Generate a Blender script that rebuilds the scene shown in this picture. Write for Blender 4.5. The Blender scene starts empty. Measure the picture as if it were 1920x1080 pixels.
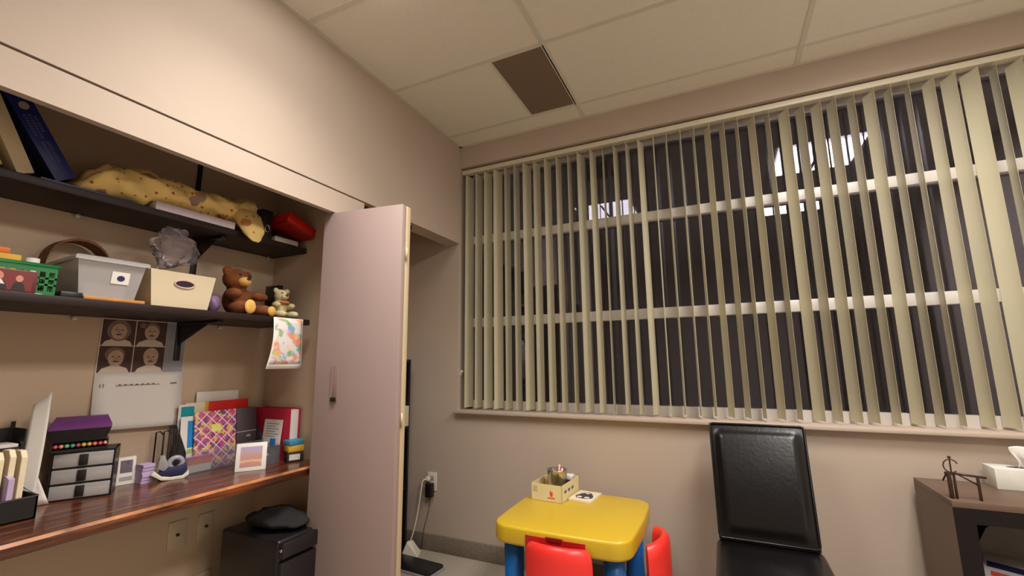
import bpy, bmesh, math, random
from mathutils import Vector, Matrix, noise
random.seed(7)
S = bpy.context.scene
COL = S.collection
W, H = 2.696, 2.856            # window wall plane (y) and ceiling height (z); closet wall is x = 0

# ------------------------------------------------------------------ camera, world, lamps, exposure
cam = bpy.data.cameras.new('camera'); cam_ob = bpy.data.objects.new('camera', cam); COL.objects.link(cam_ob)
cam.sensor_width = 36.0; cam.lens = 830.8 / 1920 * 36.0; cam.clip_start = 0.02
yaw, pitch, roll = -0.4343, 0.1641, -0.0105
fw = Vector((math.sin(yaw) * math.cos(pitch), math.cos(yaw) * math.cos(pitch), math.sin(pitch)))
rt = Vector((math.cos(yaw), -math.sin(yaw), 0)); up = rt.cross(fw)
r2 = rt * math.cos(roll) + up * math.sin(roll); u2 = up * math.cos(roll) - rt * math.sin(roll)
M = Matrix((r2, u2, -fw)).transposed().to_4x4(); M.translation = Vector((1.6726, 0, 1.25))
cam_ob.matrix_world = M
S.camera = cam_ob
wd = bpy.data.worlds.new('night'); S.world = wd; wd.use_nodes = True
wd.node_tree.nodes['Background'].inputs[0].default_value = (0.012, 0.010, 0.010, 1)
wd.node_tree.nodes['Background'].inputs[1].default_value = 0.6
S.view_settings.view_transform = 'Standard'; S.view_settings.look = 'None'
S.view_settings.gamma = 1.0; S.view_settings.use_curve_mapping = False
S.view_settings.exposure = 0.0
LAMP = 10.0                      # glow of the troffer lenses
LAMP_W, LAMP_SPREAD = (17.0, 36.0, 27.0), (110, 168, 168)  # power of the tubes behind each lens, and their spread
LAMP_COLOR = (1.0, 0.945, 0.885)
TROFFERS = [(0.363, 0.973, 0.692, 1.302), (2.181, 2.791, 1.302, 1.912), (2.181, 2.791, 0.082, 0.692)]

# ------------------------------------------------------------------ helpers
def lin(c):
    return tuple(((v / 255) / 12.92 if v / 255 <= 0.04045 else ((v / 255 + 0.055) / 1.055) ** 2.4) for v in c)
def nodes(name):
    m = bpy.data.materials.new(name); m.use_nodes = True
    nt = m.node_tree; return m, nt, nt.nodes['Principled BSDF']
def nd(nt, t, **kw):
    n = nt.nodes.new(t)
    for k, v in kw.items(): setattr(n, k, v)
    return n
def mat(name, rgb, rough=0.5, metal=0.0, vary=0.06, scale=14.0, bump=0.0, bscale=200.0, alpha=1.0, trans=0.0, spec=0.5, coat=0.0):
    m, nt, b = nodes(name)
    c = lin(rgb)
    tc = nd(nt, 'ShaderNodeTexCoord'); no = nd(nt, 'ShaderNodeTexNoise')
    no.inputs['Scale'].default_value = scale; no.inputs['Detail'].default_value = 3
    nt.links.new(tc.outputs['Object'], no.inputs['Vector'])
    rp = nd(nt, 'ShaderNodeValToRGB')
    rp.color_ramp.elements[0].position = 0.3; rp.color_ramp.elements[1].position = 0.7
    rp.color_ramp.elements[0].color = tuple(v * (1 - vary) for v in c) + (1,)
    rp.color_ramp.elements[1].color = tuple(min(1, v * (1 + vary)) for v in c) + (1,)
    nt.links.new(no.outputs['Fac'], rp.inputs['Fac']); nt.links.new(rp.outputs['Color'], b.inputs['Base Color'])
    b.inputs['Roughness'].default_value = rough; b.inputs['Metallic'].default_value = metal
    b.inputs['Specular IOR Level'].default_value = spec; b.inputs['Coat Weight'].default_value = coat
    b.inputs['Transmission Weight'].default_value = trans; b.inputs['Alpha'].default_value = alpha
    if bump:
        n2 = nd(nt, 'ShaderNodeTexNoise'); n2.inputs['Scale'].default_value = bscale; n2.inputs['Detail'].default_value = 4
        nt.links.new(tc.outputs['Object'], n2.inputs['Vector'])
        bp = nd(nt, 'ShaderNodeBump'); bp.inputs['Strength'].default_value = bump; bp.inputs['Distance'].default_value = 0.004
        nt.links.new(n2.outputs['Fac'], bp.inputs['Height']); nt.links.new(bp.outputs['Normal'], b.inputs['Normal'])
    return m
def ramp(nt, fac, stops, interp='LINEAR'):
    r = nd(nt, 'ShaderNodeValToRGB'); cr = r.color_ramp; cr.interpolation = interp
    while len(cr.elements) < len(stops): cr.elements.new(0.5)
    for e, (p, c) in zip(cr.elements, stops): e.position = p; e.color = lin(c) + (1,)
    nt.links.new(fac, r.inputs['Fac']); return r
def coords(nt, scale=(1, 1, 1), rot=(0, 0, 0)):
    tc = nd(nt, 'ShaderNodeTexCoord'); mp = nd(nt, 'ShaderNodeMapping')
    mp.inputs['Scale'].default_value = scale; mp.inputs['Rotation'].default_value = rot
    nt.links.new(tc.outputs['Object'], mp.inputs['Vector']); return mp.outputs['Vector']
def thin_glass(name, tint=(1, 1, 1), ior=1.5, rough=0.0, cloud=0.0, cloud_rgb=(200, 200, 200), gloss=(0.9, 0.9, 0.9)):
    m = bpy.data.materials.new(name); m.use_nodes = True; nt = m.node_tree; nt.nodes.clear()
    out = nd(nt, 'ShaderNodeOutputMaterial'); tr = nd(nt, 'ShaderNodeBsdfTransparent'); gl = nd(nt, 'ShaderNodeBsdfGlossy')
    tr.inputs[0].default_value = tuple(tint) + (1,); gl.inputs['Roughness'].default_value = rough; gl.inputs[0].default_value = tuple(gloss) + (1,)
    fr = nd(nt, 'ShaderNodeFresnel'); fr.inputs[0].default_value = ior
    mx = nd(nt, 'ShaderNodeMixShader'); nt.links.new(fr.outputs[0], mx.inputs[0])
    nt.links.new(gl.outputs[0], mx.inputs[2])
    if cloud:
        df = nd(nt, 'ShaderNodeBsdfDiffuse'); df.inputs[0].default_value = lin(cloud_rgb) + (1,)
        m2 = nd(nt, 'ShaderNodeMixShader'); m2.inputs[0].default_value = cloud
        nt.links.new(tr.outputs[0], m2.inputs[1]); nt.links.new(df.outputs[0], m2.inputs[2])
        nt.links.new(m2.outputs[0], mx.inputs[1])
    else: nt.links.new(tr.outputs[0], mx.inputs[1])
    nt.links.new(mx.outputs[0], out.inputs[0]); return m
def emit(name, rgb, s):
    m = bpy.data.materials.new(name); m.use_nodes = True; nt = m.node_tree; nt.nodes.clear()
    o = nd(nt, 'ShaderNodeOutputMaterial'); e = nd(nt, 'ShaderNodeEmission')
    e.inputs[0].default_value = tuple(rgb) + (1,); e.inputs[1].default_value = s
    nt.links.new(e.outputs[0], o.inputs[0]); return m

class MB:
    """collects shapes into one mesh"""
    def __init__(s): s.bm = bmesh.new(); s.mi = 0
    def _tag(s, fs):
        for f in fs: f.material_index = s.mi
    def m(s, i): s.mi = i; return s
    def box(s, x0, x1, y0, y1, z0, z1, bev=0.0, seg=2, rot=None, at=None):
        g = bmesh.ops.create_cube(s.bm, size=1)['verts']
        for v in g: v.co = Vector(((x0 + x1) / 2 + v.co.x * (x1 - x0), (y0 + y1) / 2 + v.co.y * (y1 - y0), (z0 + z1) / 2 + v.co.z * (z1 - z0)))
        fs = list({f for v in g for f in v.link_faces}); s._tag(fs)
        if rot is not None:
            c = Vector(at) if at else Vector(((x0 + x1) / 2, (y0 + y1) / 2, (z0 + z1) / 2))
            for v in g: v.co = c + rot @ (v.co - c)
        if bev:
            es = list({e for v in g for e in v.link_edges})
            r = bmesh.ops.bevel(s.bm, geom=es, offset=bev, segments=seg, profile=0.5, affect='EDGES'); s._tag(r['faces'])
        return s
    def taper(s, x0, x1, y0, y1, z0, z1, dx, dy):
        """box whose top is wider than its base by dx, dy on each side"""
        g = bmesh.ops.create_cube(s.bm, size=1)['verts']
        for v in g:
            t = 1 if v.co.z > 0 else 0
            v.co = Vector(((x0 + x1) / 2 + v.co.x * (x1 - x0 + 2 * dx * t), (y0 + y1) / 2 + v.co.y * (y1 - y0 + 2 * dy * t), z1 if t else z0))
        s._tag({f for v in g for f in v.link_faces}); return s
    def prism(s, pts, a, b, axis='z', bev=0.0, seg=2):
        def P(u, v, w): return {'z': (u, v, w), 'x': (w, u, v), 'y': (u, w, v)}[axis]
        lo = [s.bm.verts.new(P(u, v, a)) for u, v in pts]; hi = [s.bm.verts.new(P(u, v, b)) for u, v in pts]
        n = len(pts); fs = [s.bm.faces.new(lo[::-1]), s.bm.faces.new(hi)]
        for i in range(n): fs.append(s.bm.faces.new((lo[i], lo[(i + 1) % n], hi[(i + 1) % n], hi[i])))
        s._tag(fs); bmesh.ops.recalc_face_normals(s.bm, faces=fs)
        if bev:
            es = [e for e in {e for f in fs[:2] for e in f.edges}]
            r = bmesh.ops.bevel(s.bm, geom=es, offset=bev, segments=seg, profile=0.5, affect='EDGES'); s._tag(r['faces'])
        return s
    def tube(s, pts, r, n=10, closed=False):
        pts = [Vector(p) for p in pts]; N = len(pts); rr = r if isinstance(r, (list, tuple)) else [r] * N
        rings = []; prev = None
        for i, p in enumerate(pts):
            if closed: t = pts[(i + 1) % N] - pts[i - 1]
            else: t = pts[min(i + 1, N - 1)] - pts[max(i - 1, 0)]
            t.normalize()
            if prev is None:
                a = Vector((0, 0, 1)) if abs(t.z) < 0.9 else Vector((1, 0, 0)); u = t.cross(a).normalized()
            else: u = (prev - t * prev.dot(t)).normalized()
            prev = u; w = t.cross(u)
            rings.append([s.bm.verts.new(p + (u * math.cos(k * 2 * math.pi / n) + w * math.sin(k * 2 * math.pi / n)) * rr[i]) for k in range(n)])
        fs = []
        for i in range(N if closed else N - 1):
            A, B = rings[i], rings[(i + 1) % N]
            for k in range(n): fs.append(s.bm.faces.new((A[k], A[(k + 1) % n], B[(k + 1) % n], B[k])))
        if not closed: fs += [s.bm.faces.new(rings[0][::-1]), s.bm.faces.new(rings[-1])]
        s._tag(fs); return s
    def cyl(s, a, b, r, n=20, r2=None): return s.tube([a, b], [r, r if r2 is None else r2], n)
    def lathe(s, prof, c=(0, 0), n=28):
        rings = [[s.bm.verts.new((c[0] + r * math.cos(k * 2 * math.pi / n), c[1] + r * math.sin(k * 2 * math.pi / n), z)) for k in range(n)] for r, z in prof]
        fs = []
        for A, B in zip(rings, rings[1:]):
            for k in range(n): fs.append(s.bm.faces.new((A[k], A[(k + 1) % n], B[(k + 1) % n], B[k])))
        fs += [s.bm.faces.new(rings[0][::-1]), s.bm.faces.new(rings[-1])]
        s._tag(fs); return s
    def ell(s, c, r, rot=None, n=16):
        g = bmesh.ops.create_uvsphere(s.bm, u_segments=n, v_segments=max(8, n * 2 // 3), radius=1)['verts']
        for v in g:
            p = Vector((v.co.x * r[0], v.co.y * r[1], v.co.z * r[2]))
            if rot is not None: p = rot @ p
            v.co = p + Vector(c)
        s._tag({f for v in g for f in v.link_faces}); return s
    def loft(s, rings, cap=True, closed=True):
        R = [[s.bm.verts.new(p) for p in ring] for ring in rings]; n = len(R[0]); fs = []
        for A, B in zip(R, R[1:]):
            for k in range(n if closed else n - 1): fs.append(s.bm.faces.new((A[k], A[(k + 1) % n], B[(k + 1) % n], B[k])))
        if cap and closed: fs += [s.bm.faces.new(R[0][::-1]), s.bm.faces.new(R[-1])]
        s._tag(fs); bmesh.ops.recalc_face_normals(s.bm, faces=fs); return s
    def sheet(s, fn, nu, nv, th=0.0008):
        """thin solid sheet from fn(u, v) -> point"""
        g = [[Vector(fn(i / nu, j / nv)) for j in range(nv + 1)] for i in range(nu + 1)]
        nr = (g[nu][0] - g[0][0]).cross(g[0][nv] - g[0][0]).normalized() * th
        A = [[s.bm.verts.new(p) for p in r] for r in g]; B = [[s.bm.verts.new(p - nr) for p in r] for r in g]; fs = []
        for i in range(nu):
            for j in range(nv):
                fs.append(s.bm.faces.new((A[i][j], A[i + 1][j], A[i + 1][j + 1], A[i][j + 1])))
                fs.append(s.bm.faces.new((B[i][j], B[i][j + 1], B[i + 1][j + 1], B[i + 1][j])))
        for i in range(nu):
            fs.append(s.bm.faces.new((A[i][0], B[i][0], B[i + 1][0], A[i + 1][0]))); fs.append(s.bm.faces.new((A[i + 1][nv], B[i + 1][nv], B[i][nv], A[i][nv])))
        for j in range(nv):
            fs.append(s.bm.faces.new((A[0][j + 1], B[0][j + 1], B[0][j], A[0][j]))); fs.append(s.bm.faces.new((A[nu][j], B[nu][j], B[nu][j + 1], A[nu][j + 1])))
        s._tag(fs); return s
    def xf(s, mtx):
        for v in s.bm.verts: v.co = mtx @ v.co
        return s
    def jitter(s, amp, sc, seed=0):
        for v in s.bm.verts:
            v.co += noise.noise_vector(v.co * sc + Vector((seed, seed * 2, 0))) * amp
        return s
    def build(s, name, mats, parent=None, smooth=35, loc=None):
        a = math.radians(smooth)
        for f in s.bm.faces: f.smooth = True
        for e in s.bm.edges:
            if len(e.link_faces) != 2 or e.calc_face_angle(0) > a: e.smooth = False
        me = bpy.data.meshes.new(name); s.bm.to_mesh(me); s.bm.free()
        for m_ in (mats if isinstance(mats, (list, tuple)) else [mats]): me.materials.append(m_)
        o = bpy.data.objects.new(name, me); COL.objects.link(o)
        if parent is not None: o.parent = parent
        if loc is not None: o.location = loc
        return o
def tag(o, label, cat, group=None, kind=None):
    o['label'] = label; o['category'] = cat
    if group: o['group'] = group
    if kind: o['kind'] = kind
    return o
def thing(name, label, cat, loc=(0, 0, 0), rz=0.0, group=None):
    o = bpy.data.objects.new(name, None); COL.objects.link(o); o.location = loc; o.rotation_euler = (0, 0, math.radians(rz))
    o.empty_display_size = 0.05
    return tag(o, label, cat, group)
def struct(name, mb, m, label=None, parent=None):
    o = mb.build(name, m, parent)
    if parent is None:
        o['kind'] = 'structure'
        if label: o['label'] = label
    return o
def copy_thing(root, loc, rz, label=None, group=None):
    r = root.copy(); COL.objects.link(r); r.location = loc; r.rotation_euler = (0, 0, math.radians(rz))
    if label: r['label'] = label
    if group: r['group'] = group
    for ch in list(root.children):
        c = ch.copy(); COL.objects.link(c); c.parent = r
        for g in list(ch.children):
            d = g.copy(); COL.objects.link(d); d.parent = c
    return r
def text(name, body, size, m, parent, loc, rot, extrude=0.0003):
    cu = bpy.data.curves.new(name, 'FONT'); cu.body = body; cu.size = size; cu.extrude = extrude; cu.align_x = 'CENTER'; cu.align_y = 'CENTER'
    t = bpy.data.objects.new(name, cu); COL.objects.link(t)
    dg = bpy.context.evaluated_depsgraph_get(); me = bpy.data.meshes.new_from_object(t.evaluated_get(dg))
    bpy.data.objects.remove(t); me.materials.clear(); me.materials.append(m)
    o = bpy.data.objects.new(name, me); COL.objects.link(o); o.parent = parent; o.location = loc; o.rotation_euler = rot
    return o
def RX(d): return Matrix.Rotation(math.radians(d), 3, 'X')
def RY(d): return Matrix.Rotation(math.radians(d), 3, 'Y')
def RZ(d): return Matrix.Rotation(math.radians(d), 3, 'Z')
def T4(loc=(0, 0, 0), rot=None):
    m = (rot.to_4x4() if rot is not None else Matrix.Identity(4)); return Matrix.Translation(Vector(loc)) @ m
def oval(cx, cy, rx, ry, n=20): return [(cx + rx * math.cos(i * 2 * math.pi / n), cy + ry * math.sin(i * 2 * math.pi / n)) for i in range(n)]
def rrect(x0, x1, y0, y1, r, n=6, bow=0.0):
    pts = []
    for cx, cy, a0 in ((x1 - r, y1 - r, 0), (x0 + r, y1 - r, 90), (x0 + r, y0 + r, 180), (x1 - r, y0 + r, 270)):
        for k in range(n + 1):
            a = math.radians(a0 + 90 * k / n); pts.append((cx + r * math.cos(a), cy + r * math.sin(a)))
    if bow:
        mx, my, hx, hy = (x0 + x1) / 2, (y0 + y1) / 2, (x1 - x0) / 2, (y1 - y0) / 2; out = []
        n_ = len(pts)
        for i in range(n_):
            a, b = pts[i], pts[(i + 1) % n_]; st = 8 if math.dist(a, b) > r else 1
            for k in range(st):
                u, v = a[0] + (b[0] - a[0]) * k / st, a[1] + (b[1] - a[1]) * k / st
                fx, fy = (u - mx) / hx, (v - my) / hy
                out.append((u + bow * fx * (1 - fy * fy) * abs(fx), v + bow * fy * (1 - fx * fx) * abs(fy)))
        pts = out
    return pts

# ------------------------------------------------------------------ materials
WALL = mat('wall_paint', (186, 169, 154), 0.75, vary=0.015, scale=3, bump=0.05, bscale=350)
OFFW = mat('off_white_paint', (226, 216, 202), 0.75, vary=0.015, scale=3)  # two walls out of view, made paler to bounce more light into the room
CLOSET = mat('closet_paint', (196, 172, 148), 0.75, vary=0.015, scale=3, bump=0.05, bscale=350)
DOORP = mat('door_paint', (160, 139, 134), 0.55, vary=0.01, scale=3)
EDGEP = mat('door_edge_paint', (196, 176, 142), 0.6, vary=0.02)
TILE = mat('ceiling_tile', (232, 226, 214), 0.9, vary=0.02, scale=60, bump=0.25, bscale=260)
GRIDM = mat('ceiling_grid_metal', (214, 208, 194), 0.5, vary=0.01)
WHITEF = mat('white_window_frame', (206, 200, 194), 0.4, vary=0.01)
VANE = mat('vane_vinyl', (204, 196, 168), 0.5, vary=0.015, scale=4, bump=0.06, bscale=120)
RAIL = mat('headrail_enamel', (214, 205, 182), 0.4, vary=0.01)
ESP = mat('espresso_laminate', (38, 24, 22), 0.5, vary=0.10, scale=9, spec=0.3)
BLACKM = mat('black_metal', (30, 24, 26), 0.4, vary=0.05)
BLACKP = mat('black_plastic', (26, 23, 26), 0.35, vary=0.05)
NAVYP = mat('navy_plastic', (34, 36, 78), 0.45, vary=0.06)
WHITEP = mat('white_paper', (226, 220, 214), 0.8, vary=0.02, scale=6)
CREAM = mat('cream_paper', (226, 210, 178), 0.8, vary=0.04, scale=8)
WPLAST = mat('white_plastic', (220, 212, 196), 0.4, vary=0.02)
PURPLE = mat('purple_plastic', (96, 44, 104), 0.4, vary=0.10)
LILAC = mat('lilac_paper', (186, 164, 200), 0.7, vary=0.05)
RED = mat('red_gloss_card', (200, 22, 18), 0.4, vary=0.06)
YEL = mat('yellow_plastic', (202, 168, 38), 0.32, vary=0.02, scale=4, bump=0.03, bscale=300)
REDP = mat('red_plastic', (232, 50, 44), 0.36, vary=0.02, scale=4, bump=0.03, bscale=300)
REDD = mat('dark_red_plastic', (172, 24, 30), 0.4, vary=0.02)
BLUEP = mat('blue_plastic', (10, 96, 176), 0.35, vary=0.03)
GREEN = mat('green_plastic', (12, 112, 52), 0.4, vary=0.05)
LEATH = mat('black_leather', (14, 11, 12), 0.30, vary=0.10, scale=5, bump=0.15, bscale=60, spec=0.35)
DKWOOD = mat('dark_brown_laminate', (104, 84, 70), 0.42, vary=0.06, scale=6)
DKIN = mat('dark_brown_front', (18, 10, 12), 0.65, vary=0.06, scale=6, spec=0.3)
SILV = mat('brushed_silver', (200, 198, 200), 0.25, metal=1.0, vary=0.04)
IRON = mat('wrought_iron', (70, 50, 44), 0.45, metal=0.6, vary=0.12)
TEAL = mat('teal_card', (0, 150, 166), 0.6, vary=0.04)
CRIM = mat('crimson_cloth', (172, 26, 54), 0.6, vary=0.05)
SKYB = mat('blue_card', (30, 130, 200), 0.6, vary=0.06)
ORANGE = mat('orange_card', (226, 120, 50), 0.6, vary=0.08)
YCARD = mat('yellow_card', (216, 170, 50), 0.6, vary=0.08)
GREYP = mat('grey_plastic', (150, 148, 150), 0.45, vary=0.04)
BEAR = mat('brown_plush', (126, 70, 32), 0.95, vary=0.22, scale=40, bump=0.8, bscale=300)
BEARL = mat('light_tan_plush', (226, 176, 92), 0.95, vary=0.15, scale=40, bump=0.8, bscale=300)
CREAMPL = mat('cream_plush', (206, 192, 148), 0.95, vary=0.12, scale=40, bump=0.8, bscale=300)
WICK = mat('brown_wicker', (120, 74, 40), 0.7, vary=0.3, scale=60, bump=0.6, bscale=160)
WOODB = mat('orange_wood', (190, 128, 60), 0.5, vary=0.15, scale=20)
BEIGEB = mat('beige_bin_canvas', (206, 190, 160), 0.8, vary=0.02, scale=20, bump=0.15, bscale=500)
CLEAR = thin_glass('clear_acrylic', (0.93, 0.94, 0.96), 1.45, 0.05, 0.13, (190, 186, 196))
FROST = thin_glass('frosted_plastic', (0.94, 0.93, 0.93), 1.45, 0.2, 0.40, (232, 226, 224))
BAG = thin_glass('polythene_film', (0.98, 0.97, 0.98), 1.2, 0.22, 0.16, (196, 184, 196))
GLASS = thin_glass('window_glass', (0.96, 0.96, 0.97), 1.56, 0.0, gloss=(0.86, 0.82, 1.0))
LENS = emit('troffer_lens', LAMP_COLOR, LAMP)
SEPD = mat('sepia_dark', (72, 48, 46), 0.7, vary=0.12)
SEPM = mat('sepia_mid', (128, 100, 86), 0.7, vary=0.12, scale=40)
SEPL = mat('sepia_light', (186, 158, 136), 0.7, vary=0.08, scale=40)
SEPW = mat('sepia_white', (206, 190, 176), 0.7, vary=0.05)
INK = mat('grey_ink', (110, 100, 96), 0.8, vary=0.05)
BLUEGREY = mat('pale_blue_grey_print', (150, 150, 160), 0.7, vary=0.12, scale=6)
REDINK = mat('red_ink', (206, 80, 60), 0.7, vary=0.1)
DARKPRINT = mat('charcoal_print', (66, 58, 70), 0.7, vary=0.1)
PINK = mat('magenta_card', (214, 70, 130), 0.6, vary=0.1)
FOAM = mat('dark_cloth', (24, 20, 22), 0.9, vary=0.2, bump=0.4, bscale=120)

def carpet(name, a, b):
    m, nt, bs = nodes(name); v = coords(nt)
    n = nd(nt, 'ShaderNodeTexNoise'); n.inputs['Scale'].default_value = 160; n.inputs['Detail'].default_value = 4
    nt.links.new(v, n.inputs['Vector'])
    r = ramp(nt, n.outputs['Fac'], [(0.3, a), (0.7, b)]); nt.links.new(r.outputs[0], bs.inputs['Base Color'])
    bs.inputs['Roughness'].default_value = 0.95
    bp = nd(nt, 'ShaderNodeBump'); bp.inputs['Strength'].default_value = 0.6; bp.inputs['Distance'].default_value = 0.004
    nt.links.new(n.outputs['Fac'], bp.inputs['Height']); nt.links.new(bp.outputs['Normal'], bs.inputs['Normal']); return m
CARPET = carpet('grey_carpet', (140, 130, 116), (186, 176, 160))
CARPB = carpet('grey_carpet_base', (112, 100, 88), (146, 132, 118))

def plank_wood():
    m, nt, b = nodes('burnt_pine')
    v = coords(nt, (14, 1.1, 14)); n = nd(nt, 'ShaderNodeTexNoise'); n.inputs['Scale'].default_value = 4.0; n.inputs['Detail'].default_value = 6; n.inputs['Distortion'].default_value = 0.6
    nt.links.new(v, n.inputs['Vector'])
    r = ramp(nt, n.outputs['Fac'], [(0.28, (36, 18, 12)), (0.48, (78, 38, 20)), (0.62, (116, 60, 28)), (0.8, (156, 88, 40))])
    nt.links.new(r.outputs[0], b.inputs['Base Color'])
    b.inputs['Roughness'].default_value = 0.28; b.inputs['Coat Weight'].default_value = 0.3; b.inputs['Coat Roughness'].default_value = 0.15
    bp = nd(nt, 'ShaderNodeBump'); bp.inputs['Strength'].default_value = 0.15; bp.inputs['Distance'].default_value = 0.003
    nt.links.new(n.outputs['Fac'], bp.inputs['Height']); nt.links.new(bp.outputs['Normal'], b.inputs['Normal']); return m
PLANK = plank_wood()

def spotted():
    m, nt, b = nodes('yellow_printed_cotton'); v = coords(nt)
    vo = nd(nt, 'ShaderNodeTexVoronoi'); vo.inputs['Scale'].default_value = 34; nt.links.new(v, vo.inputs['Vector'])
    v2 = nd(nt, 'ShaderNodeTexVoronoi'); v2.inputs['Scale'].default_value = 10; nt.links.new(v, v2.inputs['Vector'])
    base = (252, 218, 140)
    r1 = ramp(nt, vo.outputs['Distance'], [(0.0, (176, 96, 60)), (0.16, (176, 96, 60)), (0.24, base), (1.0, base)])
    r2 = ramp(nt, v2.outputs['Distance'], [(0.0, (255, 255, 255)), (0.20, (255, 255, 255)), (0.26, (0, 0, 0)), (1.0, (0, 0, 0))])
    n = nd(nt, 'ShaderNodeTexNoise'); n.inputs['Scale'].default_value = 5; nt.links.new(v, n.inputs['Vector'])
    r3 = ramp(nt, n.outputs['Fac'], [(0.4, (128, 136, 140)), (0.6, (206, 140, 80))])
    mx = nd(nt, 'ShaderNodeMix', data_type='RGBA'); nt.links.new(r2.outputs[0], mx.inputs['Factor'])
    nt.links.new(r1.outputs[0], mx.inputs['A']); nt.links.new(r3.outputs[0], mx.inputs['B'])
    nt.links.new(mx.outputs['Result'], b.inputs['Base Color']); b.inputs['Roughness'].default_value = 0.9; return m
SPOT = spotted()
def lattice(name, rot):
    """flower print crossed by pale diagonal lines; the page lies in the local y-z plane"""
    m, nt, b = nodes(name); v = coords(nt, (1, 1, 1), (rot, 0, 0))
    vo = nd(nt, 'ShaderNodeTexVoronoi'); vo.inputs['Scale'].default_value = 75; nt.links.new(v, vo.inputs['Vector'])
    sp = nd(nt, 'ShaderNodeSeparateColor'); nt.links.new(vo.outputs['Color'], sp.inputs[0])
    r = ramp(nt, sp.outputs[0], [(0.0, (190, 70, 120)), (0.22, (110, 64, 110)), (0.48, (206, 180, 70)), (0.72, (196, 96, 100)), (0.88, (130, 80, 140))], 'CONSTANT')
    sx = nd(nt, 'ShaderNodeSeparateXYZ'); nt.links.new(v, sx.inputs[0])
    fac = None
    for ax in ('Y', 'Z'):
        a = nd(nt, 'ShaderNodeMath', operation='MULTIPLY'); a.inputs[1].default_value = 30; nt.links.new(sx.outputs[ax], a.inputs[0])
        f = nd(nt, 'ShaderNodeMath', operation='FRACT'); nt.links.new(a.outputs[0], f.inputs[0])
        g = nd(nt, 'ShaderNodeMath', operation='LESS_THAN'); g.inputs[1].default_value = 0.13; nt.links.new(f.outputs[0], g.inputs[0])
        if fac is None: fac = g
        else:
            k = nd(nt, 'ShaderNodeMath', operation='MAXIMUM'); nt.links.new(fac.outputs[0], k.inputs[0]); nt.links.new(g.outputs[0], k.inputs[1]); fac = k
    mx = nd(nt, 'ShaderNodeMix', data_type='RGBA'); nt.links.new(fac.outputs[0], mx.inputs['Factor'])
    nt.links.new(r.outputs[0], mx.inputs['A']); mx.inputs['B'].default_value = lin((226, 190, 206)) + (1,)
    nt.links.new(mx.outputs['Result'], b.inputs['Base Color']); b.inputs['Roughness'].default_value = 0.5; return m
FLOWER = lattice('flower_print', math.radians(45))
def crayon():
    m, nt, b = nodes('crayon_drawing'); v = coords(nt, (1, 1, 1.2))
    vo = nd(nt, 'ShaderNodeTexVoronoi'); vo.inputs['Scale'].default_value = 26; nt.links.new(v, vo.inputs['Vector'])
    sp = nd(nt, 'ShaderNodeSeparateColor'); nt.links.new(vo.outputs['Color'], sp.inputs[0])
    r = ramp(nt, sp.outputs[0], [(0.0, (120, 170, 200)), (0.2, (226, 150, 120)), (0.4, (140, 176, 120)), (0.6, (226, 190, 130)), (0.8, (216, 150, 190))], 'CONSTANT')
    n = nd(nt, 'ShaderNodeTexNoise'); n.inputs['Scale'].default_value = 22; n.inputs['Detail'].default_value = 2; nt.links.new(v, n.inputs['Vector'])
    f = ramp(nt, n.outputs['Fac'], [(0.46, (0, 0, 0)), (0.56, (255, 255, 255))])
    mx = nd(nt, 'ShaderNodeMix', data_type='RGBA'); nt.links.new(f.outputs[0], mx.inputs['Factor'])
    mx.inputs['A'].default_value = lin((224, 216, 214)) + (1,); nt.links.new(r.outputs[0], mx.inputs['B'])
    nt.links.new(mx.outputs['Result'], b.inputs['Base Color']); b.inputs['Roughness'].default_value = 0.8; return m
CRAYON = crayon()
def sunset():
    m, nt, b = nodes('sunset_print'); v = coords(nt)
    sx = nd(nt, 'ShaderNodeSeparateXYZ'); nt.links.new(v, sx.inputs[0])
    n = nd(nt, 'ShaderNodeTexNoise'); n.inputs['Scale'].default_value = 40; nt.links.new(v, n.inputs['Vector'])
    a = nd(nt, 'ShaderNodeMath', operation='MULTIPLY_ADD'); a.inputs[1].default_value = 0.02; nt.links.new(n.outputs['Fac'], a.inputs[0]); nt.links.new(sx.outputs['Z'], a.inputs[2])
    k = nd(nt, 'ShaderNodeMath', operation='MULTIPLY'); k.inputs[1].default_value = 9.0; nt.links.new(a.outputs[0], k.inputs[0])
    r = ramp(nt, k.outputs[0], [(0.2, (176, 130, 132)), (0.38, (190, 140, 120)), (0.46, (230, 180, 140)), (0.55, (186, 140, 140)), (0.7, (196, 150, 140)), (0.85, (176, 160, 186))])
    nt.links.new(r.outputs[0], b.inputs['Base Color']); b.inputs['Roughness'].default_value = 0.4; return m
SUNSET = sunset()
def perforated():
    m, nt, b = nodes('perforated_grille'); v = coords(nt)
    ck = nd(nt, 'ShaderNodeTexChecker'); ck.inputs['Scale'].default_value = 170
    ck.inputs['Color1'].default_value = lin((150, 126, 108)) + (1,); ck.inputs['Color2'].default_value = lin((92, 76, 64)) + (1,)
    nt.links.new(v, ck.inputs['Vector']); nt.links.new(ck.outputs['Color'], b.inputs['Base Color']); b.inputs['Roughness'].default_value = 0.6; return m
PERF = perforated()

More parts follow.
